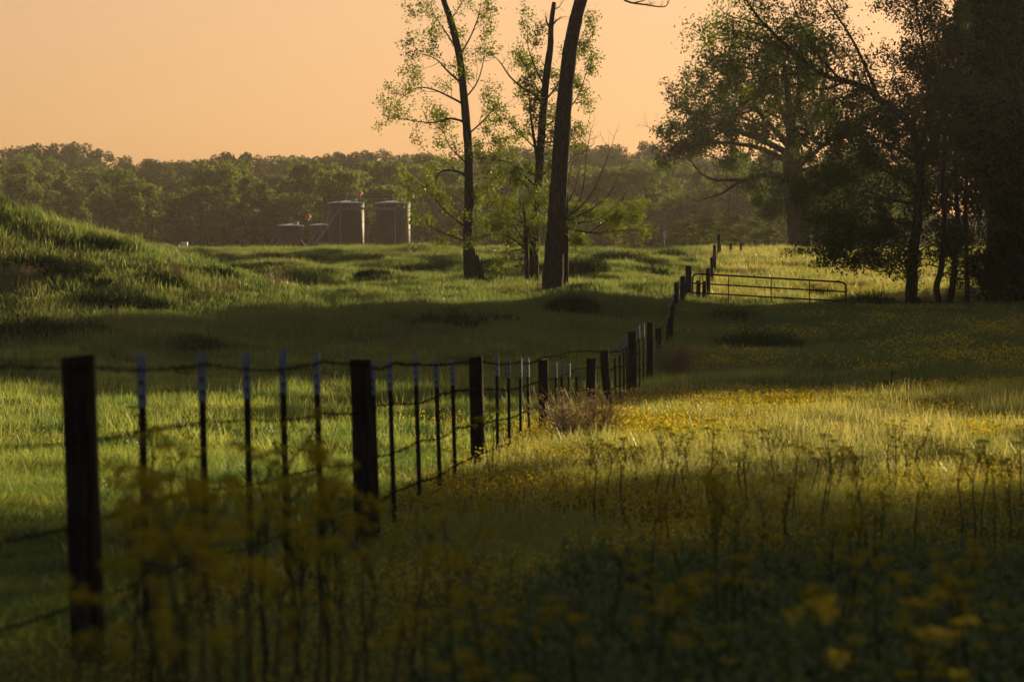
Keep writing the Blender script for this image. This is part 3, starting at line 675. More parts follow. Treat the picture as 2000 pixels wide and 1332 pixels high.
mb = MB(); mb.box((0, -.06, 1.72), (.24, .03, .42)); obj('sign_plate', mb.mesh('sign_plate', solid('pale_blue_paint', (.38, .46, .58), (.45, .52, .62), 3, .5)), r)

# ------------------------------------------------------------------ fences
FZ = Vector((0, 0, 0))
def post_mesh(r, h, seed):
    rs = random.Random(seed); mb = MB(); n = 12; V = []; lv = 6
    off = [rs.uniform(-.08, .08) for _ in range(n)]
    cut = rs.uniform(-.15, .15)
    for i in range(lv):
        t = i / (lv - 1)
        for k in range(n):
            a = 2 * math.pi * k / n; rr = r * (1 + off[k] + rs.uniform(-.03, .03)) * (1.03 - .06 * t)
            V.append((rr * math.cos(a), rr * math.sin(a), -.4 + (h + .4) * t + (cut * r * math.cos(a) if i == lv - 1 else 0)))
    Fc = [(i * n + k, i * n + (k + 1) % n, (i + 1) * n + (k + 1) % n, (i + 1) * n + k) for i in range(lv - 1) for k in range(n)]
    Fc.append(tuple((lv - 1) * n + k for k in range(n)))
    mb.add(V, Fc); return mb.mesh('wooden_post', M['post'])

def tpost_meshes():
    h = 1.30; w, t_ = .034, .006
    mb = MB()
    mb.box((0, 0, h / 2 - .2), (w, t_, h + .4)); mb.box((0, .017, h / 2 - .2 + .001), (.006, .026, h + .398))
    for k in range(18): mb.box((0, -.007, .12 + k * .062), (.012, .012, .016))
    tip = MB(); tip.box((0, 0, h - .115), (w + .005, t_ + .005, .24)); tip.box((0, .018, h - .115 + .001), (.011, .03, .238))
    return mb.mesh('steel_post', M['steel']), tip.mesh('painted_tip', M['tip'])
TP = tpost_meshes()

POST_TOP = [695, 702, 697, 702, 700, 684, 648, 630, 641, 622, 552, 540]
posts = [(175, 15.0, .068, 1.25), (715, 24.4, .066, 1.24), (934, 37.0, .072, 1.27), (1063, 51.0, .07, 1.24), (1153, 57.5, .078, 1.12), (1190, 62.0, .07, 1.22), (1234, 71.0, .075, 1.25), (1268, 80.0, .07, 1.24), (1287, 95.0, .075, 1.05), (1309, 108.0, .08, 1.15), (1321, 132.0, .09, 1.30), (1334, 142.0, .085, 1.42)]
pw = [Vector(((px - 1000) / F * d, d, 0)) for px, d, _, _ in posts]
p0x = pw[0] + (pw[0] - pw[1]) * 1.0
hinge = Vector(((1345 - 1000) / F * 149.5, 149.5, 0))
line = [p0x] + pw + [hinge]
for v in line: v.z = G(v.x, v.y)
posts = [(px, d, r, EYE + (HOR - t) / F * d - G((px - 1000) / F * d, d)) for (px, d, r, h), t in zip(posts, POST_TOP)]
fence = empty('wire_fence', pw[0], 'barbed wire fence of dark wooden posts and white-tipped steel posts running uphill to the gate', 'fence')
tilt = {5: (.0, -.07), 4: (0, .01), 2: (0, -.02), 1: (0, -.03), 0: (0, -.035)}
for i, (px, d, r, h) in enumerate(posts):
    tx, ty = tilt.get(i, (random.uniform(-.02, .02), random.uniform(-.02, .02)))
    obj('wooden_post', post_mesh(r, h, i + 1), fence, pw[i] - pw[0], (tx, ty, random.uniform(0, 6)) if i not in tilt else (tx, ty, 0))
# steel posts: pixel positions between the wooden ones
tp_px = {0: (287, 405, 492, 562, 630), 1: (739, 771, 821, 861, 890), 2: (972, 995, 1017, 1034), 3: (1087, 1099, 1112, 1126), 4: (1167,), 5: (1204, 1212, 1219, 1226), 6: (1242, 1250, 1257), 7: (1274,), 8: (1303,), 9: (1311, 1313, 1315, 1318), 10: (1325, 1329), 11: (1339,)}
tlean = {0: .025, 1: .035, 2: .01, 3: .01, 4: .09, 5: .02}
wire_pts = []     # (plan point with ground z, kind) in order along the fence
def addt(p, lean, hs):
    o = obj('steel_post', TP[0], fence, p - pw[0], (random.uniform(-.015, .015), -lean + random.uniform(-.012, .012), random.uniform(-.35, .15)))
    o.scale = (1, 1, hs)
    obj('painted_tip', TP[1], o)
TT = [(287, 692), (405, 690), (492, 690), (562, 683), (630, 693), (739, 705), (771, 699), (821, 694), (861, 703), (890, 703), (972, 690), (995, 698), (1017, 700), (1034, 700), (1087, 708), (1126, 712), (1167, 702), (1204, 672), (1226, 652), (1242, 640), (1257, 632), (1274, 632), (1303, 618), (1311, 585), (1318, 566), (1325, 548), (1329, 545), (1339, 542)]
def ttop(px): return float(np.interp(px, [a for a, b in TT], [b for a, b in TT]))
def along(A, B, px):
    u = (px - 1000) / F; t = (u * A.y - A.x) / ((B.x - A.x) - u * (B.y - A.y)); return A.lerp(B, t)
A, B = p0x, pw[0]
wire_pts.append(A)
for k in range(1, 6):
    p = A.lerp(B, k / 6); p.z = G(p.x, p.y); wire_pts.append(p)
for i in range(len(pw)):
    wire_pts.append(pw[i])
    A = pw[i]; B = pw[i + 1] if i + 1 < len(pw) else hinge
    for px in tp_px.get(i, ()):
        p = along(A, B, px); p.z = G(p.x, p.y); wire_pts.append(p); addt(p, tlean.get(i, .01), (EYE + (HOR - ttop(px)) / F * p.y - p.z) / 1.30)
wire_pts.append(hinge)

def strand(h, seed, pts, maxbarb=75.0, rel=None):
    rs = random.Random(seed); mb = MB(); P = []
    for i, p in enumerate(pts):
        q = Vector((p.x, p.y, p.z + h + rs.uniform(-.022, .022))); P.append(q)
    full = []
    for i in range(len(P) - 1):
        seg = 4
        for k in range(seg):
            t = k / seg; q = P[i].lerp(P[i + 1], t); q.z -= 4 * .006 * t * (1 - t); full.append(q - rel)
    full.append(P[-1] - rel)
    for ph in (0, math.pi):
        tw = [q + Vector((math.cos(i * 1.9 + ph) * .002, 0, math.sin(i * 1.9 + ph) * .002)) for i, q in enumerate(full)]
        mb.tube(tw, .0026, 4, cap=False)
    for i in range(len(full) - 1):
        a, b_ = full[i], full[i + 1]; L = (b_ - a).length
        if (a + rel).y > maxbarb: break
        n = max(1, int(L / .13))
        for k in range(n):
            c_ = a.lerp(b_, (k + rs.random() * .3) / n)
            for _ in range(2):
                v = Vector((rs.gauss(0, 1), rs.gauss(0, 1), rs.gauss(0, 1))).normalized() * .022
                mb.tube([c_ - v, c_ + v], [.0026, .0012], 3, cap=False)
            mb.box(c_, (.009, .014, .009))
    return mb.mesh('wire_strand', M['wire'])
for k, h in enumerate((1.19, .92, .60, .30)):
    obj('wire_strand', strand(h, 10 + k, wire_pts, rel=pw[0]), fence)

# gate and its hinge post
gate_post = empty('gate_post', hinge, 'tall dark wooden hinge post carrying the tube gate', 'post')
obj('shaft', post_mesh(.12, 1.52, 77), gate_post)
mb = MB(); mb.lathe([(.125, 1.1), (.13, 1.11), (.13, 1.13), (.125, 1.14)], 12); mb.lathe([(.125, .4), (.13, .41), (.13, .43), (.125, .44)], 12); obj('hinge_band', mb.mesh('hinge_band', M['steel']), gate_post)
DG = 149.4
def gp(px, py, t): return W(px, py, DG + 1.0 * t)
gl, gr = (1353, 534.5, 590), (1652, 551.5, 607)
gbase = W(1353, 590, DG); gate = empty('tube_gate', gbase, 'long dark steel tube gate with four rails sagging to the right', 'gate')
def gt(px, f):
    t = (px - gl[0]) / (gr[0] - gl[0]); top = gl[1] + (gr[1] - gl[1]) * t; bot = gl[2] + (gr[2] - gl[2]) * t
    return gp(px, top + (bot - top) * f, t) - gbase
corner = [gt(1353, 1), gt(1353, .25), gt(1353.5, .1), gt(1357, .02), gt(1364, 0), gt(1450, 0), gt(1550, 0), gt(1641, 0), gt(1648, .03), gt(1651.5, .1), gt(1652, .25), gt(1652, 1.0)]
mb = MB(); mb.tube(corner, .036, 8); obj('frame', mb.mesh('frame', M['gate'], True), gate)
for f in (.333, .666, 1.0):
    mb = MB(); mb.tube([gt(1353, f), gt(1500, f + .008), gt(1652, f)], .03, 8); obj('rail', mb.mesh('rail', M['gate'], True), gate)
for px in (1423, 1506, 1581):
    mb = MB(); mb.tube([gt(px, 0) + Vector((0, -.02, 0)), gt(px, 1.06) + Vector((0, -.02, 0))], .022, 6); obj('upright', mb.mesh('upright', M['gate']), gate)
mb = MB(); mb.tube([gt(1640, .69), gt(1652, .56)], .02, 6); obj('corner_brace', mb.mesh('corner_brace', M['gate']), gate)
for f in (.18, .8):
    mb = MB(); mb.tube([gt(1353, f), gt(1347, f) + Vector((-.02, 0, 0))], .022, 6); obj('hinge', mb.mesh('hinge', M['gate']), gate)

# fence beyond the gate
up = []
for px, top, base, w_, st in ((1364, 548, 596, 9, 0), (1376, 549, 597, 7, 0), (1384, 524, 586, 7, 0), (1391, 503, 556, 6, 0), (1396, 479, 535, 6, 0), (1403, 458, 505, 6, 0), (1407, 478, 503, 4, 0), (1427, 475, 501, 6, 1), (1447, 474, 500, 5, 1)):
    d = depth_at(px, base + 2, 152, 262); d = min(d, 258)
    x = (px - 1000) / F * d; g = G(x, d); h = EYE + (HOR - top) / F * d - g
    up.append((Vector((x, d, g)), h, w_ / 2 / F * d, st))
uf = empty('field_fence', up[0][0], 'old dark fence climbing the field edge behind the gate to the ridge', 'fence')
for i, (p, h, r, st) in enumerate(up):
    o = obj('wooden_post', post_mesh(r, h, 40 + i), uf, p - up[0][0], (random.uniform(-.03, .03), random.uniform(-.03, .03), 0))
order = sorted([p for p, h, r, st in up if not st], key=lambda v: v.y)
for k, h in enumerate((1.1, .75)):
    obj('wire_strand', strand(h, 60 + k, order, maxbarb=0, rel=up[0][0]), uf)
for k in range(len(order) - 1):
    for t in (.33, .67):
        p = order[k].lerp(order[k + 1], t); p.z = G(p.x, p.y); o = obj('steel_post', TP[0], uf, p - up[0][0], (0, random.uniform(-.03, .03), 0))

# ------------------------------------------------------------------ grasses and flowers (stuff, scattered by geometry nodes)
def blade_arr(n, rad, h, w, droop, r, hj=.35, wtop=.7):
    """n blades as quads pairs (root quad, tip quad) -> verts, quads"""
    a = r.uniform(0, 6.283, n); q = rad * np.sqrt(r.uniform(0, 1, n))
    bx, by = q * np.cos(a), q * np.sin(a)
    hh = h * (1 + r.normal(0, hj, n)).clip(.35, 1.7)
    la = r.uniform(0, 6.283, n); ln = droop * hh * r.uniform(.2, 1.0, n)
    lx, ly = np.cos(la) * ln, np.sin(la) * ln
    wa = r.uniform(0, 6.283, n); ww = w * r.uniform(.7, 1.3, n); wx_, wy_ = np.cos(wa) * ww / 2, np.sin(wa) * ww / 2
    def lv(t, k, wk): return np.stack([bx + lx * k, by + ly * k, hh * t], 1), np.stack([wx_ * wk, wy_ * wk, 0 * wx_], 1)
    out_ = []
    for t, k, wk in ((0, 0, 1), (.55, .35, wtop), (1.0 - droop * .25, 1.0, .12)):
        c_, o_ = lv(t, k, wk); out_ += [c_ - o_, c_ + o_]
    V = np.stack(out_, 1).reshape(-1, 3); i = np.arange(n)[:, None] * 6
    Qd = np.concatenate([i + [0, 1, 3, 2], i + [2, 3, 5, 4]], 0)
    return V, Qd

def src(name, meshes):
    c_ = bpy.data.collections.new(name)
    for me in meshes: c_.objects.link(bpy.data.objects.new(name, me))
    return c_

def scatter(name, pts, rot, scl, idx, coll, label):
    me = bpy.data.meshes.new(name); me.vertices.add(len(pts)); me.vertices.foreach_set('co', np.ascontiguousarray(pts, np.float32).ravel())
    a = me.attributes.new('rot', 'FLOAT_VECTOR', 'POINT'); a.data.foreach_set('vector', np.ascontiguousarray(rot, np.float32).ravel())
    a = me.attributes.new('scl', 'FLOAT_VECTOR', 'POINT'); a.data.foreach_set('vector', np.ascontiguousarray(scl, np.float32).ravel())
    a = me.attributes.new('idx', 'INT', 'POINT'); a.data.foreach_set('value', np.ascontiguousarray(idx, np.int32))
    o = obj(name, me); o['kind'] = 'stuff'; o['label'] = label
    ng = bpy.data.node_groups.new(name, 'GeometryNodeTree')
    ng.interface.new_socket('Geometry', in_out='INPUT', socket_type='NodeSocketGeometry'); ng.interface.new_socket('Geometry', in_out='OUTPUT', socket_type='NodeSocketGeometry')
    N = ng.nodes; gi = N.new('NodeGroupInput'); go_ = N.new('NodeGroupOutput'); iop = N.new('GeometryNodeInstanceOnPoints'); ci = N.new('GeometryNodeCollectionInfo')
    ci.inputs['Collection'].default_value = coll; ci.inputs['Separate Children'].default_value = True; ci.inputs['Reset Children'].default_value = True
    def na(t, nm):
        n = N.new('GeometryNodeInputNamedAttribute'); n.data_type = t; n.inputs['Name'].default_value = nm
        return n.outputs['Attribute']
    Lk = ng.links
    Lk.new(gi.outputs[0], iop.inputs['Points']); Lk.new(ci.outputs[0], iop.inputs['Instance']); iop.inputs['Pick Instance'].default_value = True
    Lk.new(na('INT', 'idx'), iop.inputs['Instance Index']); Lk.new(na('FLOAT_VECTOR', 'rot'), iop.inputs['Rotation']); Lk.new(na('FLOAT_VECTOR', 'scl'), iop.inputs['Scale'])
    Lk.new(iop.outputs[0], go_.inputs[0])
    md = o.modifiers.new('scatter', 'NODES'); md.node_group = ng
    return o

def field(n, y0, y1, marg=1.12, pad=1.2):
    y = np.sqrt(rng.uniform(y0 * y0, y1 * y1, n)); x = rng.uniform(-1, 1, n) * (.1334 * marg * y + pad)
    return x, y
fx_ = np.array([v.x for v in line] + [12.0]); fy_ = np.array([v.y for v in line] + [235.0])
def right_of_fence(x, y): return x - np.interp(y, fy_, fx_)
def packs(x, y, smin, smax, nvar, hmod=None):
    n = len(x); z = ground(x, y) - .02
    rot = np.stack([rng.normal(0, .10, n), rng.normal(0, .10, n), rng.uniform(0, 6.283, n)], 1)
    s = rng.uniform(smin, smax, n); sz = s * (1 if hmod is None else hmod)
    return np.stack([x, y, z], 1), rot, np.stack([s, s, sz], 1), rng.integers(0, nvar, n)
def cat_packs(L): return [np.concatenate(a, 0) for a in zip(*L)]

r3 = np.random.default_rng(33)
def gmesh(n, rad, h, w, droop, mt): V, Qd = blade_arr(n, rad, h, w, droop, r3); return np_mesh('grass', V, Qd, mt)
# pasture grass left of the fence (near, middle, far clumps: wider blades only where they are far away)
near_g = src('grass_near', [gmesh(34, .17, .19, .008, .6, M['grass_flat_lit']) for _ in range(4)])
mid_g = src('grass_mid', [gmesh(40, .27, .21, .015, .55, M['grass_flat_lit']) for _ in range(4)])
far_g = src('grass_far', [gmesh(46, .42, .22, .022, .6, M['grass']) for _ in range(4)])
def hmod(x, y): return (1 + .55 * vnoise(x / 1.1, y / 1.8, 9) + .35 * vnoise(x / 4, y / 6, 10)).clip(.4, 1.8)
def sel(n, y0, y1, side):
    x, y = field(n, y0, y1); rf = right_of_fence(x, y); k = (rf < .3) if side < 0 else (rf > -.2)
    return x[k], y[k]
def nearlow(y): return .32 + .68 * sm((y - 16) / 26)
x, y = sel(26000, 13, 45, -1); scatter('pasture_grass', *packs(x, y, .8, 1.3, 4, hmod(x, y) * nearlow(y)), near_g, 'green pasture grass close to the near fence posts')
x, y = sel(52000, 42, 105, -1); scatter('pasture_grass', *packs(x, y, .8, 1.3, 4, hmod(x, y)), mid_g, 'sunlit green pasture grass on the flat left of the fence')
x, y = sel(105000, 100, 250, -1); scatter('pasture_grass', *packs(x, y, .8, 1.35, 4, hmod(x, y)), far_g, 'long green grass on the mound and ridge at the left')
# right meadow: green base, pale seed heads, tiny yellow flowers
mn = src('meadow_near', [gmesh(30, .17, .18, .007, .5, M['meadow']) for _ in range(3)])
mm_ = src('meadow_mid', [gmesh(36, .26, .20, .013, .5, M['meadow']) for _ in range(3)] + [gmesh(28, .26, .24, .012, .4, M['tan'])])
mf_ = src('meadow_far', [gmesh(42, .42, .22, .028, .5, M['meadow']) for _ in range(2)] + [gmesh(40, .42, .25, .026, .5, M['tan']) for _ in range(2)])
x, y = sel(30000, 13, 36, 1); scatter('meadow_grass', *packs(x, y, .8, 1.3, 3, hmod(x, y) * nearlow(y)), mn, 'fine meadow grass in the near shade right of the fence')
x, y = sel(46000, 33, 69, 1); scatter('meadow_grass', *packs(x, y, .8, 1.3, 4, hmod(x, y) * nearlow(y)), mm_, 'sunlit pale meadow grass right of the fence')
x, y = sel(32000, 65, 155, 1); scatter('meadow_grass', *packs(x, y, .8, 1.3, 3, hmod(x, y)), src('shade_grass', [gmesh(44, .36, .20, .022, .5, M['grass']) for _ in range(3)]), 'green meadow grass in the tree shade before the gate')
x, y = sel(40000, 152, 285, 1); scatter('meadow_grass', *packs(x, y, .8, 1.3, 4, hmod(x, y)), mf_, 'pale sunlit meadow grass on the slope behind the gate')

def flower_mesh(n, rad, h, fs, seed, petals=5):
    r = np.random.default_rng(seed); V = []; Qs = []; Vy = []; Qy = []
    mb = MB(); my = MB()
    for k in range(n):
        a = r.uniform(0, 6.28); q = rad * math.sqrt(r.uniform()); bx, by = q * math.cos(a), q * math.sin(a); hh = h * r.uniform(.6, 1.2)
        tx, ty = bx + r.normal(0, .04), by + r.normal(0, .04)
        mb.add([(bx - .002, by, 0), (bx + .002, by, 0), (tx + .0015, ty, hh), (tx - .0015, ty, hh)], [(0, 1, 2, 3)])
        for f in range(r.integers(1, 4)):
            cx, cy, cz = tx + r.normal(0, .03), ty + r.normal(0, .03), hh + r.normal(0, .03); s = fs * r.uniform(.6, 1.2)
            u = Vector(r.normal(0, 1, 3)).normalized(); w = u.orthogonal().normalized(); c_ = Vector((cx, cy, cz))
            my.add([c_ - u * s, c_ + w * s, c_ + u * s, c_ - w * s], [(0, 1, 2, 3)])
            v = u.cross(w); my.add([c_ - u * s * .8, c_ + v * s * .8, c_ + u * s * .8, c_ - v * s * .8], [(0, 1, 2, 3)])
    me = mb.mesh('flower', M['stem']); nv = len(mb.v)
    me2 = bpy.data.meshes.new('flower'); me2.from_pydata(mb.v + my.v, [], mb.f + [tuple(i + nv for i in f) for f in my.f])
    me2.materials.append(M['stem']); me2.materials.append(M['yellow'])
    for i, pl in enumerate(me2.polygons): pl.material_index = 0 if i < len(mb.f) else 1
    me2.update(); bpy.data.meshes.remove(me); return me2
fl_near = src('flower_near', [flower_mesh(6, .2, .24, .009, 300 + k) for k in range(4)])
fl_mid = src('flower_mid', [flower_mesh(12, .32, .25, .016, 310 + k) for k in range(4)])
fl_far = src('flower_far', [flower_mesh(14, .5, .28, .026, 320 + k) for k in range(3)])
def patchy(x, y, s, thr, seed): return vnoise(x / s, y / (s * 1.6), seed) > thr + rng.normal(0, .25, len(x))
L = []
x, y = sel(9000, 13, 34, 1); k = patchy(x, y, 1.5, -.1, 21); L.append(packs(x[k], y[k], .8, 1.2, 4, .25 + .75 * nearlow(y[k])))
x, y = sel(16000, 28, 50, 1); k = patchy(x, y, 2.0, -.45, 27); L.append(packs(x[k], y[k], .9, 1.3, 4, .25 + .75 * nearlow(y[k])))
scatter('meadow_flower', *cat_packs(L), fl_near, 'tiny yellow flowers scattered in the near meadow')
L = []
x, y = sel(17000, 46, 72, 1); k = patchy(x, y, 2.2, -.45, 22); L.append(packs(x[k], y[k], .8, 1.25, 4))
x, y = sel(9000, 40, 100, -1); k = patchy(x, y, 2.2, .3, 23); L.append(packs(x[k], y[k], .6, 1.0, 4))
scatter('meadow_flower', *cat_packs(L), fl_mid, 'small yellow flowers carpeting the sunlit meadow')
L = []
x, y = sel(6000, 72, 150, 1); k = patchy(x, y, 4, .3, 24); L.append(packs(x[k], y[k], .7, 1.1, 3))
x, y = sel(9000, 155, 270, 1); k = patchy(x, y, 4, .0, 25); L.append(packs(x[k], y[k], .7, 1.0, 3))
scatter('meadow_flower', *cat_packs(L), fl_far, 'small yellow flowers on the far meadow behind and before the gate')

sd = src('seed_stalk', [gmesh(6, .35, .46, .010, .35, M['tan']) for _ in range(4)])
L = []
x, y = sel(2600, 42, 105, -1); L.append(packs(x, y, .6, 1.0, 4))
x, y = sel(6000, 105, 250, -1); L.append(packs(x, y, .5, .95, 4))
x, y = sel(4000, 150, 270, 1); L.append(packs(x, y, .6, 1.0, 4))
x, y = sel(8000, 26, 85, 1); L.append(packs(x, y, .4, .68, 4))
scatter('seed_grass', *cat_packs(L), sd, 'thin pale seed stalks standing over the pasture grass')

# tall weeds filling the near shade
def weed_mesh(seed, h):
    r = np.random.default_rng(seed); mb = MB(); rr = random.Random(seed)
    for s_ in range(4):
        bx, by = rr.gauss(0, .08), rr.gauss(0, .08); hh = h * rr.uniform(.6, 1.1); tx, ty = bx + rr.gauss(0, .06), by + rr.gauss(0, .06)
        P = [Vector((bx, by, 0)), Vector(((bx + tx) / 2 + rr.gauss(0, .02), (by + ty) / 2, hh * .5)), Vector((tx, ty, hh))]
        mb.tube(P, [.005, .004, .002], 3, cap=False)
        for k in range(13):
            t = rr.uniform(.08, 1); c_ = P[0].lerp(P[1], t * 2) if t < .5 else P[1].lerp(P[2], t * 2 - 1)
            a = rr.uniform(0, 6.28); L_ = rr.uniform(.05, .11) * (1.2 - .7 * t); o_ = Vector((math.cos(a), math.sin(a), rr.uniform(-.1, .8))).normalized(); w = Vector((-math.sin(a), math.cos(a), 0)) * L_ * .2
            mb.add([c_, c_ + o_ * L_ * .5 + w, c_ + o_ * L_, c_ + o_ * L_ * .5 - w], [(0, 1, 2, 3)])
    return mb.mesh('weed', M['weed'])
wd = src('weed', [weed_mesh(400 + k, .27) for k in range(5)])
L = []
x, y = field(5200, 4.5, 20, 1.15, .8); k = (y < 11) | (right_of_fence(x, y) > 1.6); x, y = x[k], y[k]; L.append(packs(x, y, .75, 1.2, 5))
x, y = field(3800, 20, 46, 1.1, 1.0); k = (vnoise(x / 2.5, y / 4, 31) > -.1) & (right_of_fence(x, y) > 1.6); L.append(packs(x[k], y[k], .5, .85, 5))
scatter('meadow_weed', *cat_packs(L), wd, 'dark leafy weeds filling the near shaded meadow')

# ------------------------------------------------------------------ grass tussocks on the ridge
tus = []
for k in range(4):
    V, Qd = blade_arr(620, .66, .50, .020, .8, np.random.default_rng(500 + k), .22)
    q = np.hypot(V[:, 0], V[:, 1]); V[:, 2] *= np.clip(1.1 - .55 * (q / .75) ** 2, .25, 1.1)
    tus.append(np_mesh('tussock', V, Qd, M['tuss_shaded']))
TL_ = [(520, 510, 1.3, 'below the short free tank, the larger of two'), (462, 520, .8, 'left of the one below the short tank'), (605, 516, 1.3, 'below the stairs of the tanks'), (660, 512, 1.2, 'just below the tall left tank'), (632, 541, 1.0, 'alone in the bright grass below the stairs'), (735, 511, 1.2, 'below the gap of the tall tanks'),
       (800, 531, 1.0, 'alone below the tall right tank'), (848, 528, 1.2, 'wide one just left of the slim trunk'), (885, 525, .9, 'touching the slim trunk on its left'), (975, 541, 1.2, 'between slim trunk and sapling'), (1000, 515, 1.1, 'high on the ridge behind the sapling'), (960, 520, 1.0, 'high on the ridge right of the stump'),
       (1140, 530, 1.5, 'large one just right of the leaning trunk'), (1178, 553, 1.0, 'lone one in the bright grass right of the leaning trunk'), (1190, 515, 1.4, 'behind the large one right of the leaning trunk'), (1235, 512, 1.4, 'on the ridge midway to the field fence'), (1310, 505, 1.3, 'on the ridge close to the field fence'), (1265, 541, 1.3, 'flat wide one left of the gate post'), (1300, 543, .9, 'nearest left of the gate post'), (1345, 520, 1.0, 'touching the field fence'),
       (560, 530, .7, 'small, low and left of the lone bright-grass one'), (700, 530, .8, 'small, midway between tanks and slim trunk'), (415, 545, 1.0, 'on the lower flank of the mound'), (300, 560, 1.1, 'midway up the mound flank'), (120, 545, 1.3, 'broad one on the face of the mound'), (60, 520, 1.1, 'highest on the mound'), (200, 600, 1.3, 'low on the mound'), (60, 670, 1.6, 'large one at the mound foot, above the near post'), (160, 665, 1.4, 'second at the mound foot, right of the large one'), (880, 650, 1.5, 'wide one in the shaded hollow below the slim tree'), (960, 640, 1.3, 'in the shaded hollow below the sapling'), (380, 690, 1.1, 'at the meadow edge between white tips'), (1120, 610, 1.2, 'shaded one below the leaning trunk'),
       (1430, 632, 1.3, 'shaded one right below the gate uprights'), (1480, 690, 1.5, 'wide shaded one in the right meadow'), (1700, 600, 1.3, 'at the shade edge right of the gate end'), (1605, 580, 1.0, 'sunlit one behind the gate end'), (1740, 575, 1.0, 'sunlit one left of the grove trunk'), (1565, 505, 1.4, 'at the foot of the oak')]
for px, py, s_, w_ in ((250, 720, .6, 'left of the first white tip, at the far edge of the flat'), (350, 745, .7, 'between the first two white tips'), (60, 850, .6, 'on the flat, left of the nearest post'), (230, 890, .6, 'just right of the nearest post'), (448, 860, .6, 'between the second and third steel posts'), (530, 800, .7, 'between the third and fourth steel posts'), (600, 735, .7, 'high between the fourth and fifth steel posts'), (670, 850, .5, 'left of the second wooden post'), (800, 780, .5, 'beyond the middle steel posts'), (120, 760, .7, 'on the flat behind the nearest post')):
    TL_.append((px, py, s_, w_))
for k in range(34):
    px = random.uniform(20, 1330); py = random.uniform(500, 560)
    if px < 330: py = random.uniform(470, 640)
    if min(abs(px - t[0]) + abs(py - t[1]) * 3 for t in TL_) < 40: continue
    where = ('on the mound', 'between mound and tanks', 'in front of the tanks', 'near the slim tree', 'right of the leaning trunk', 'near the field fence')[int(np.searchsorted([330, 480, 820, 1060, 1230], px))]
    TL_.append((px, py, random.uniform(.5, 1.1), where + ', a smaller one'))
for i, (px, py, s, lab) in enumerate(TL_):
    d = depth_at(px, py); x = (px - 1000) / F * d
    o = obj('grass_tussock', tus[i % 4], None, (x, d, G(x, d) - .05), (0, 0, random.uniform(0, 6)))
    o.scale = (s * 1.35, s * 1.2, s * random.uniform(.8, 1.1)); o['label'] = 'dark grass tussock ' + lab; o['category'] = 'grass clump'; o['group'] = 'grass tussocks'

# ------------------------------------------------------------------ dry weeds
def dry_bush(name, px, py, d, h, w, n, label, cat='dry weed', seedhead=True):
    x = (px - 1000) / F * d; g = G(x, d); root = empty(name, (x, d, g), label, cat)
    mb = MB(); hd = MB()
    for k in range(n):
        a = random.uniform(0, 6.28); q = w * .18 * random.random(); b_ = Vector((q * math.cos(a), q * math.sin(a), 0))
        a2 = a + random.gauss(0, .6); L = h * random.uniform(.55, 1.1); sp_ = w * .5 * random.random()
        m_ = b_ + Vector((math.cos(a2) * sp_ * .35, math.sin(a2) * sp_ * .35, L * .55)); t_ = b_ + Vector((math.cos(a2) * sp_, math.sin(a2) * sp_, L * random.uniform(.85, 1)))
        mb.tube([b_, m_, t_], [.006, .004, .002], 3, cap=False)
        for j in range(5):
            s_ = m_.lerp(t_, random.random()); e = s_ + Vector((random.gauss(0, .12), random.gauss(0, .12), random.uniform(.02, .2))) * h * .7
            mb.tube([s_, e], [.003, .0015], 3, cap=False)
            if seedhead:
                for z in range(4):
                    c_ = s_.lerp(e, random.uniform(.5, 1.1)) + Vector((random.gauss(0, .012), random.gauss(0, .012), random.gauss(0, .012))); u = Vector((random.gauss(0, 1), random.gauss(0, 1), random.gauss(0, 1))).normalized(); w_ = u.orthogonal().normalized(); r_ = random.uniform(.008, .016)
                    hd.add([c_ - u * r_, c_ + w_ * r_ * .6, c_ + u * r_, c_ - w_ * r_ * .6], [(0, 1, 2, 3)])
    obj('stalk', mb.mesh('stalk', M['dry']), root)['kind'] = 'stuff'
    if seedhead: obj('seed_head', hd.mesh('seed_head', M['dry']), root)['kind'] = 'stuff'
dry_bush('dry_weed', 1315, 0, 84, .95, 1.25, 120, 'pale brown feathery dry weed leaning out right of the far fence posts')
dry_bush('dry_weed', 1150, 0, 47.5, .85, 1.4, 105, 'beige dry weed thicket at the fence foot beside the short wide post')
dry_bush('dry_weed', 1105, 0, 45.5, .75, .8, 80, 'small beige dry weed tangle between fence posts, left of the larger one')
for px, py, h, w, n, lab in ((347, 560, .75, .6, 46, 'upright brown dry weed on the mound flank, the clearest one'), (538, 580, .95, .9, 34, 'tall thin reddish dry weed in the shade right of the mound'), (45, 560, .7, 1.3, 46, 'low brown dry weed patch at the left of the mound'), (430, 590, .7, 1.2, 30, 'faint brown dry weed between the two taller ones'), (770, 690, .75, .6, 26, 'brown curling dry dock stalk at the edge of the hollow'), (790, 710, .5, .8, 30, 'low brown dry growth below the curling dock stalk'), (645, 780, .55, .4, 16, 'thin dry stems in the sunlit flat left of the second post'), (585, 770, .5, .3, 10, 'few dry stems beside a white-tipped post'), (60, 792, .35, 2.0, 70, 'low brown dead growth on the bare patch behind the near post'), (310, 660, .5, .8, 20, 'low dry weed patch above the first white tip')):
    dry_bush('dry_weed', px, py, depth_at(px, py), h, w, n, lab)

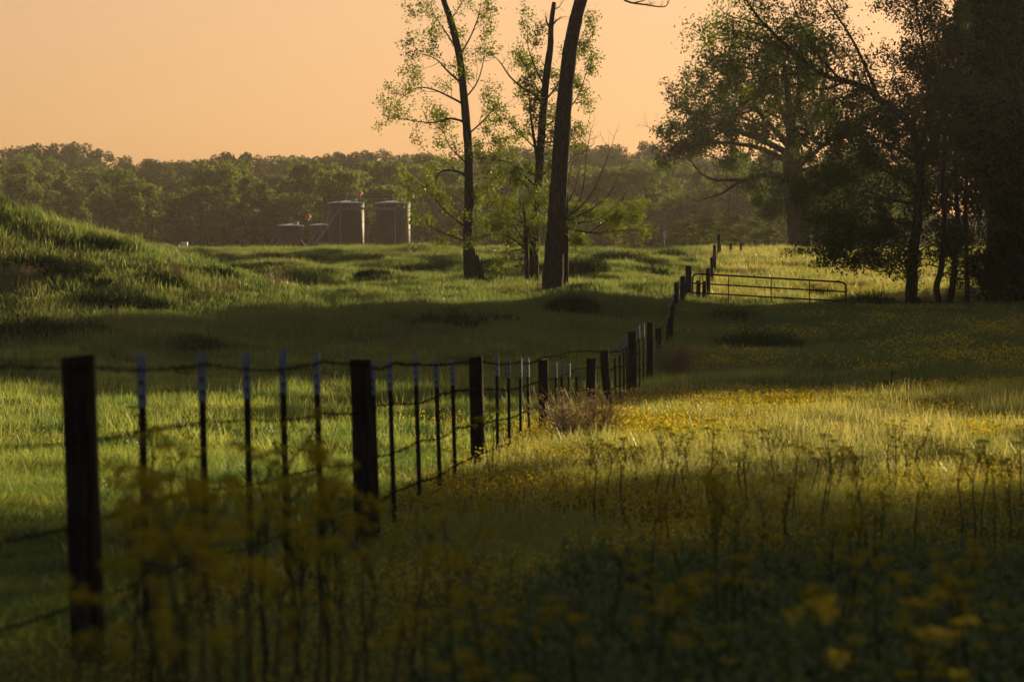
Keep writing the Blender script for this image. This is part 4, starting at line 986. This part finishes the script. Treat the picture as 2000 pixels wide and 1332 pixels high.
# small dark pine seedling in the shaded meadow
d = 67.0; x = (1738 - 1000) / F * d
r = empty('pine_seedling', (x, d, G(x, d)), 'small dark pine seedling in the shaded right meadow', 'seedling')
mb = MB(); mb.tube([(0, 0, 0), (.02, 0, .4), (.03, .01, .75)], [.012, .008, .004], 5); obj('stem', mb.mesh('stem', M['twig']), r)
mb = MB()
for k in range(16):
    a = random.uniform(0, 6.28); z = random.uniform(.12, .72); L_ = .34 * (1.05 - z); c_ = Vector((.02, 0, z)); e = c_ + Vector((math.cos(a) * L_, math.sin(a) * L_, .10))
    for j in range(26):
        q = c_.lerp(e, random.random()); v = Vector((random.gauss(0, 1), random.gauss(0, 1), random.gauss(.6, 1))).normalized() * .07; w_ = v.orthogonal().normalized() * .004
        mb.add([q - w_, q + w_, q + v], [(0, 1, 2)])
obj('foliage', mb.mesh('foliage', M['tuss_shaded']), r)

# ------------------------------------------------------------------ tall yellow wildflowers
def flower_proto(seed):
    rr = random.Random(seed); st = MB(); lf = MB(); heads = []
    h = 1.0; P = smooth_path([(0, 0, 0), (rr.gauss(0, .02), rr.gauss(0, .02), .35), (rr.gauss(0, .03), rr.gauss(0, .03), .72), (rr.gauss(0, .03), rr.gauss(0, .03), .90)], 3)
    st.tube(P, [.009 - .005 * i / (len(P) - 1) for i in range(len(P))], 5, cap=False)
    for k in range(rr.randint(4, 6)):
        i = rr.randint(5, len(P) - 1); a = rr.uniform(0, 6.28) + k * 2.4; L_ = rr.uniform(.10, .22)
        e = P[i] + Vector((math.cos(a) * L_ * .55, math.sin(a) * L_ * .55, L_ * .9)); st.tube([P[i], P[i].lerp(e, .5) + Vector((math.cos(a) * .02, math.sin(a) * .02, 0)), e], [.004, .003, .002], 4, cap=False)
        heads.append(e)
    heads.append(P[-1] + Vector((0, 0, .05))); st.tube([P[-1], heads[-1]], [.004, .002], 4, cap=False)
    for k in range(16):
        t = rr.uniform(.1, .95); q = P[int(t * (len(P) - 1))]; a = rr.uniform(0, 6.28); L_ = rr.uniform(.05, .10) * (1.25 - .6 * t)
        for j, (f, s_) in enumerate(((.35, .5), (.35, -.5), (.65, .45), (.65, -.45), (1, 0))):
            o_ = Vector((math.cos(a + s_ * .8), math.sin(a + s_ * .8), .25)) * L_ * (.35 + .3 * f); c_ = q + Vector((math.cos(a), math.sin(a), .3)) * L_ * f * .8; w = Vector((-math.sin(a), math.cos(a), .1)) * L_ * .09
            lf.add([c_ - w, c_ + o_ * .5 - w * .6, c_ + o_, c_ + w], [(0, 1, 2, 3)])
    hm = []
    for e in heads:
        mb = MB(); R_ = rr.uniform(.030, .052)
        for k in range(rr.randint(16, 26)):
            a = rr.uniform(0, 6.28); q = R_ * math.sqrt(rr.random()); c_ = Vector((q * math.cos(a), q * math.sin(a), .03 - 9 * q * q + rr.gauss(0, .006)))
            n_ = Vector((rr.gauss(0, .35), rr.gauss(0, .35), 1)).normalized(); u = n_.orthogonal().normalized(); w = n_.cross(u); s_ = rr.uniform(.007, .011)
            ring = [c_ + (u * math.cos(j * 1.047) + w * math.sin(j * 1.047)) * s_ for j in range(6)]
            mb.add(ring + [c_ + n_ * .004], [(j, (j + 1) % 6, 6) for j in range(6)])
            mb.add([c_ + u * .001, c_ - u * .001, Vector((0, 0, -.035))], [(0, 1, 2)])
        hm.append((e, mb.mesh('flower_head', M['yellow_shaded'])))
    return st.mesh('stem', M['stem'], True), lf.mesh('foliage', M['weed']), hm
FP = [flower_proto(600 + k) for k in range(7)]
NAMED = [  # px, top py, depth, label
    (1280, 848, 30, 'tall dark-stemmed yellow flower standing alone right of the fence'), (1512, 852, 31, 'tall yellow flower with spread heads in the sunlit band, first right of the lone one'), (1450, 895, 29, 'slender yellow flower with reddish stem between the lone one and the spread one'),
    (1622, 882, 27, 'yellow flower with a thick dark stem in the middle of the sunlit band'), (1590, 895, 30, 'small-headed yellow flower just left of the thick-stemmed one'), (1735, 842, 32, 'tallest thin yellow flower of the sunlit band'), (1762, 868, 33, 'single-headed nodding yellow flower right of the tallest thin one'),
    (1668, 890, 26, 'pair-headed yellow flower right of the thick-stemmed one'), (1790, 925, 22, 'broad-headed dark yellow flower in front of the nodding one'), (1875, 880, 23, 'many-headed yellow flower at the left of the big cluster'), (1900, 872, 22, 'tallest yellow flower of the big cluster near the picture edge'),
    (1925, 885, 23, 'yellow flower in the middle of the big cluster'), (1965, 915, 24, 'yellow flower at the outer end of the big cluster'), (1545, 945, 21, 'shaded yellow flower under the spread-headed one'), (1400, 955, 14.5, 'big blurred yellow flower clump in the shade below the lone one'), (1430, 985, 14, 'blurred yellow flower close behind the big shaded clump'),
    (1712, 1085, 12, 'blurred flat yellow flower head low in the dark foreground'), (962, 790, 33, 'yellow flower clump growing against the third wooden post'), (950, 815, 32, 'shorter yellow flower at the foot of the third wooden post'), (1925, 722, 66, 'very tall lone yellow flower in the shaded meadow before the thicket'), (1960, 752, 64, 'small yellow flower beside the very tall lone one'),
    (1442, 775, 67, 'yellow flower head at the far edge of the sunlit band'), (1512, 773, 66, 'second yellow flower head along the far edge of the sunlit band'), (1684, 792, 64, 'third yellow flower head along the far edge of the sunlit band'), (1838, 780, 66, 'fourth yellow flower head along the far edge of the sunlit band')]
ANCH = [(-20, 'left of the nearest wooden post'), (175, 'before the nearest wooden post'), (287, 'before the first white-tipped post'), (405, 'before the second white-tipped post'), (492, 'before the third white-tipped post'), (562, 'before the fourth white-tipped post'), (630, 'before the fifth white-tipped post'), (715, 'before the second wooden post'),
        (820, 'below the middle steel posts'), (934, 'before the third wooden post'), (1063, 'below the fourth wooden post'), (1170, 'below the beige dry weed thicket'), (1280, 'near the lone dark-stemmed flower'), (1400, 'near the big shaded clump'), (1512, 'near the spread-headed flower'), (1622, 'near the thick-stemmed flower'), (1735, 'below the tallest thin flower'), (1830, 'left of the big flower cluster'), (1920, 'below the big flower cluster'), (2010, 'at the picture edge by the big cluster')]
used_labels = {}
def spot(head, px, py, d):
    a = min(ANCH, key=lambda t: abs(t[0] - px))[1]
    for ex in ('', ', a lower one' if py > 1000 else ', a taller one', ', a ' + ('nearer' if d < 11 else 'farther') + ' one', ', one of several'):
        lab = head + ' ' + a + ex
        if lab not in used_labels or ex == ', one of several': break
    used_labels[lab] = 1
    return lab
def plant(px, py, d, k, label, group):
    x = (px - 1000) / F * d; g = G(x, d); h = max(.35, EYE + (HOR - py) / F * d - g)
    stm, lfm, hm = FP[k % len(FP)]
    r = empty('yellow_wildflower', (x, d, g), label, 'wildflower', group); r.rotation_euler = (random.gauss(0, .05), random.gauss(0, .05), random.uniform(0, 6)); s = h / 1.0
    r.scale = (max(s, .75), max(s, .75), s)
    obj('stem', stm, r); obj('foliage', lfm, r)
    for e, me in hm: obj('flower_head', me, r, e)
for i, (px, py, d, lab) in enumerate(NAMED): plant(px, py, d, i, lab, 'tall yellow wildflowers')
for i, (px, py, d) in enumerate(((330, 905, 10.5), (385, 930, 10), (450, 950, 9.5), (520, 985, 9), (545, 935, 12), (600, 915, 12.5), (640, 925, 12), (690, 985, 10.5), (300, 985, 9), (420, 1040, 8.5), (560, 1010, 10), (620, 960, 11.5), (345, 1010, 8.5), (250, 1075, 8), (210, 1140, 8), (960, 1035, 11), (905, 1075, 10.5))):
    plant(px, py, d, i, spot('blurred yellow wildflower clump', px, py, d), 'blurred foreground wildflowers')
for i in range(22):      # blurred foreground, thicker at the left
    d = random.uniform(8.0, 13.5); q = random.random()
    px = random.uniform(220, 1000) if q < .62 else random.uniform(-40, 2040)
    h = random.uniform(.6, .98) if px < 720 else random.uniform(.42, .72)
    py = HOR + (EYE - h) / d * F
    plant(px, py, d, i, spot('single blurred yellow wildflower', px, py, d), 'blurred foreground wildflowers')
for i in range(14):
    d = random.uniform(9.5, 15); px = random.uniform(980, 2030); h = random.uniform(.42, .66); py = HOR - (h - EYE) / d * F
    plant(px, py, d, i, spot('dim blurred yellow wildflower', px, py, d), 'blurred foreground wildflowers')
for i in range(40):
    d = random.uniform(13, 34); px = random.uniform(1050, 2040); h = random.uniform(.42, .72)
    py = HOR - (h - EYE) / d * F; plant(px, py, d, i, spot('thin shaded yellow wildflower', px, py, d), 'wildflowers of the shaded right meadow')
for i in range(12):
    d = random.uniform(12, 22); u_ = random.uniform(.0, .9); px = 180 + 520 * u_ + random.uniform(-30, 60); h = random.uniform(.6, .95)
    py = HOR - (h - EYE) / d * F; plant(px, py, d, i, spot('fence-side yellow wildflower', px, py, d), 'wildflowers along the near fence')

# ------------------------------------------------------------------ air
hz = MB(); hz.box((0, 530, 35), (900, 1260, 73.0))
m, nt, out = newmat('haze_air')
pv = nt.nodes.new('ShaderNodeVolumePrincipled'); pv.inputs['Density'].default_value = .000095; pv.inputs['Color'].default_value = (1.0, .93, .86, 1); pv.inputs['Anisotropy'].default_value = .35
nt.links.new(pv.outputs[0], out.inputs['Volume'])
ho = obj('haze', hz.mesh('haze', m)); ho['kind'] = 'stuff'; ho['label'] = 'warm evening haze over the pasture'
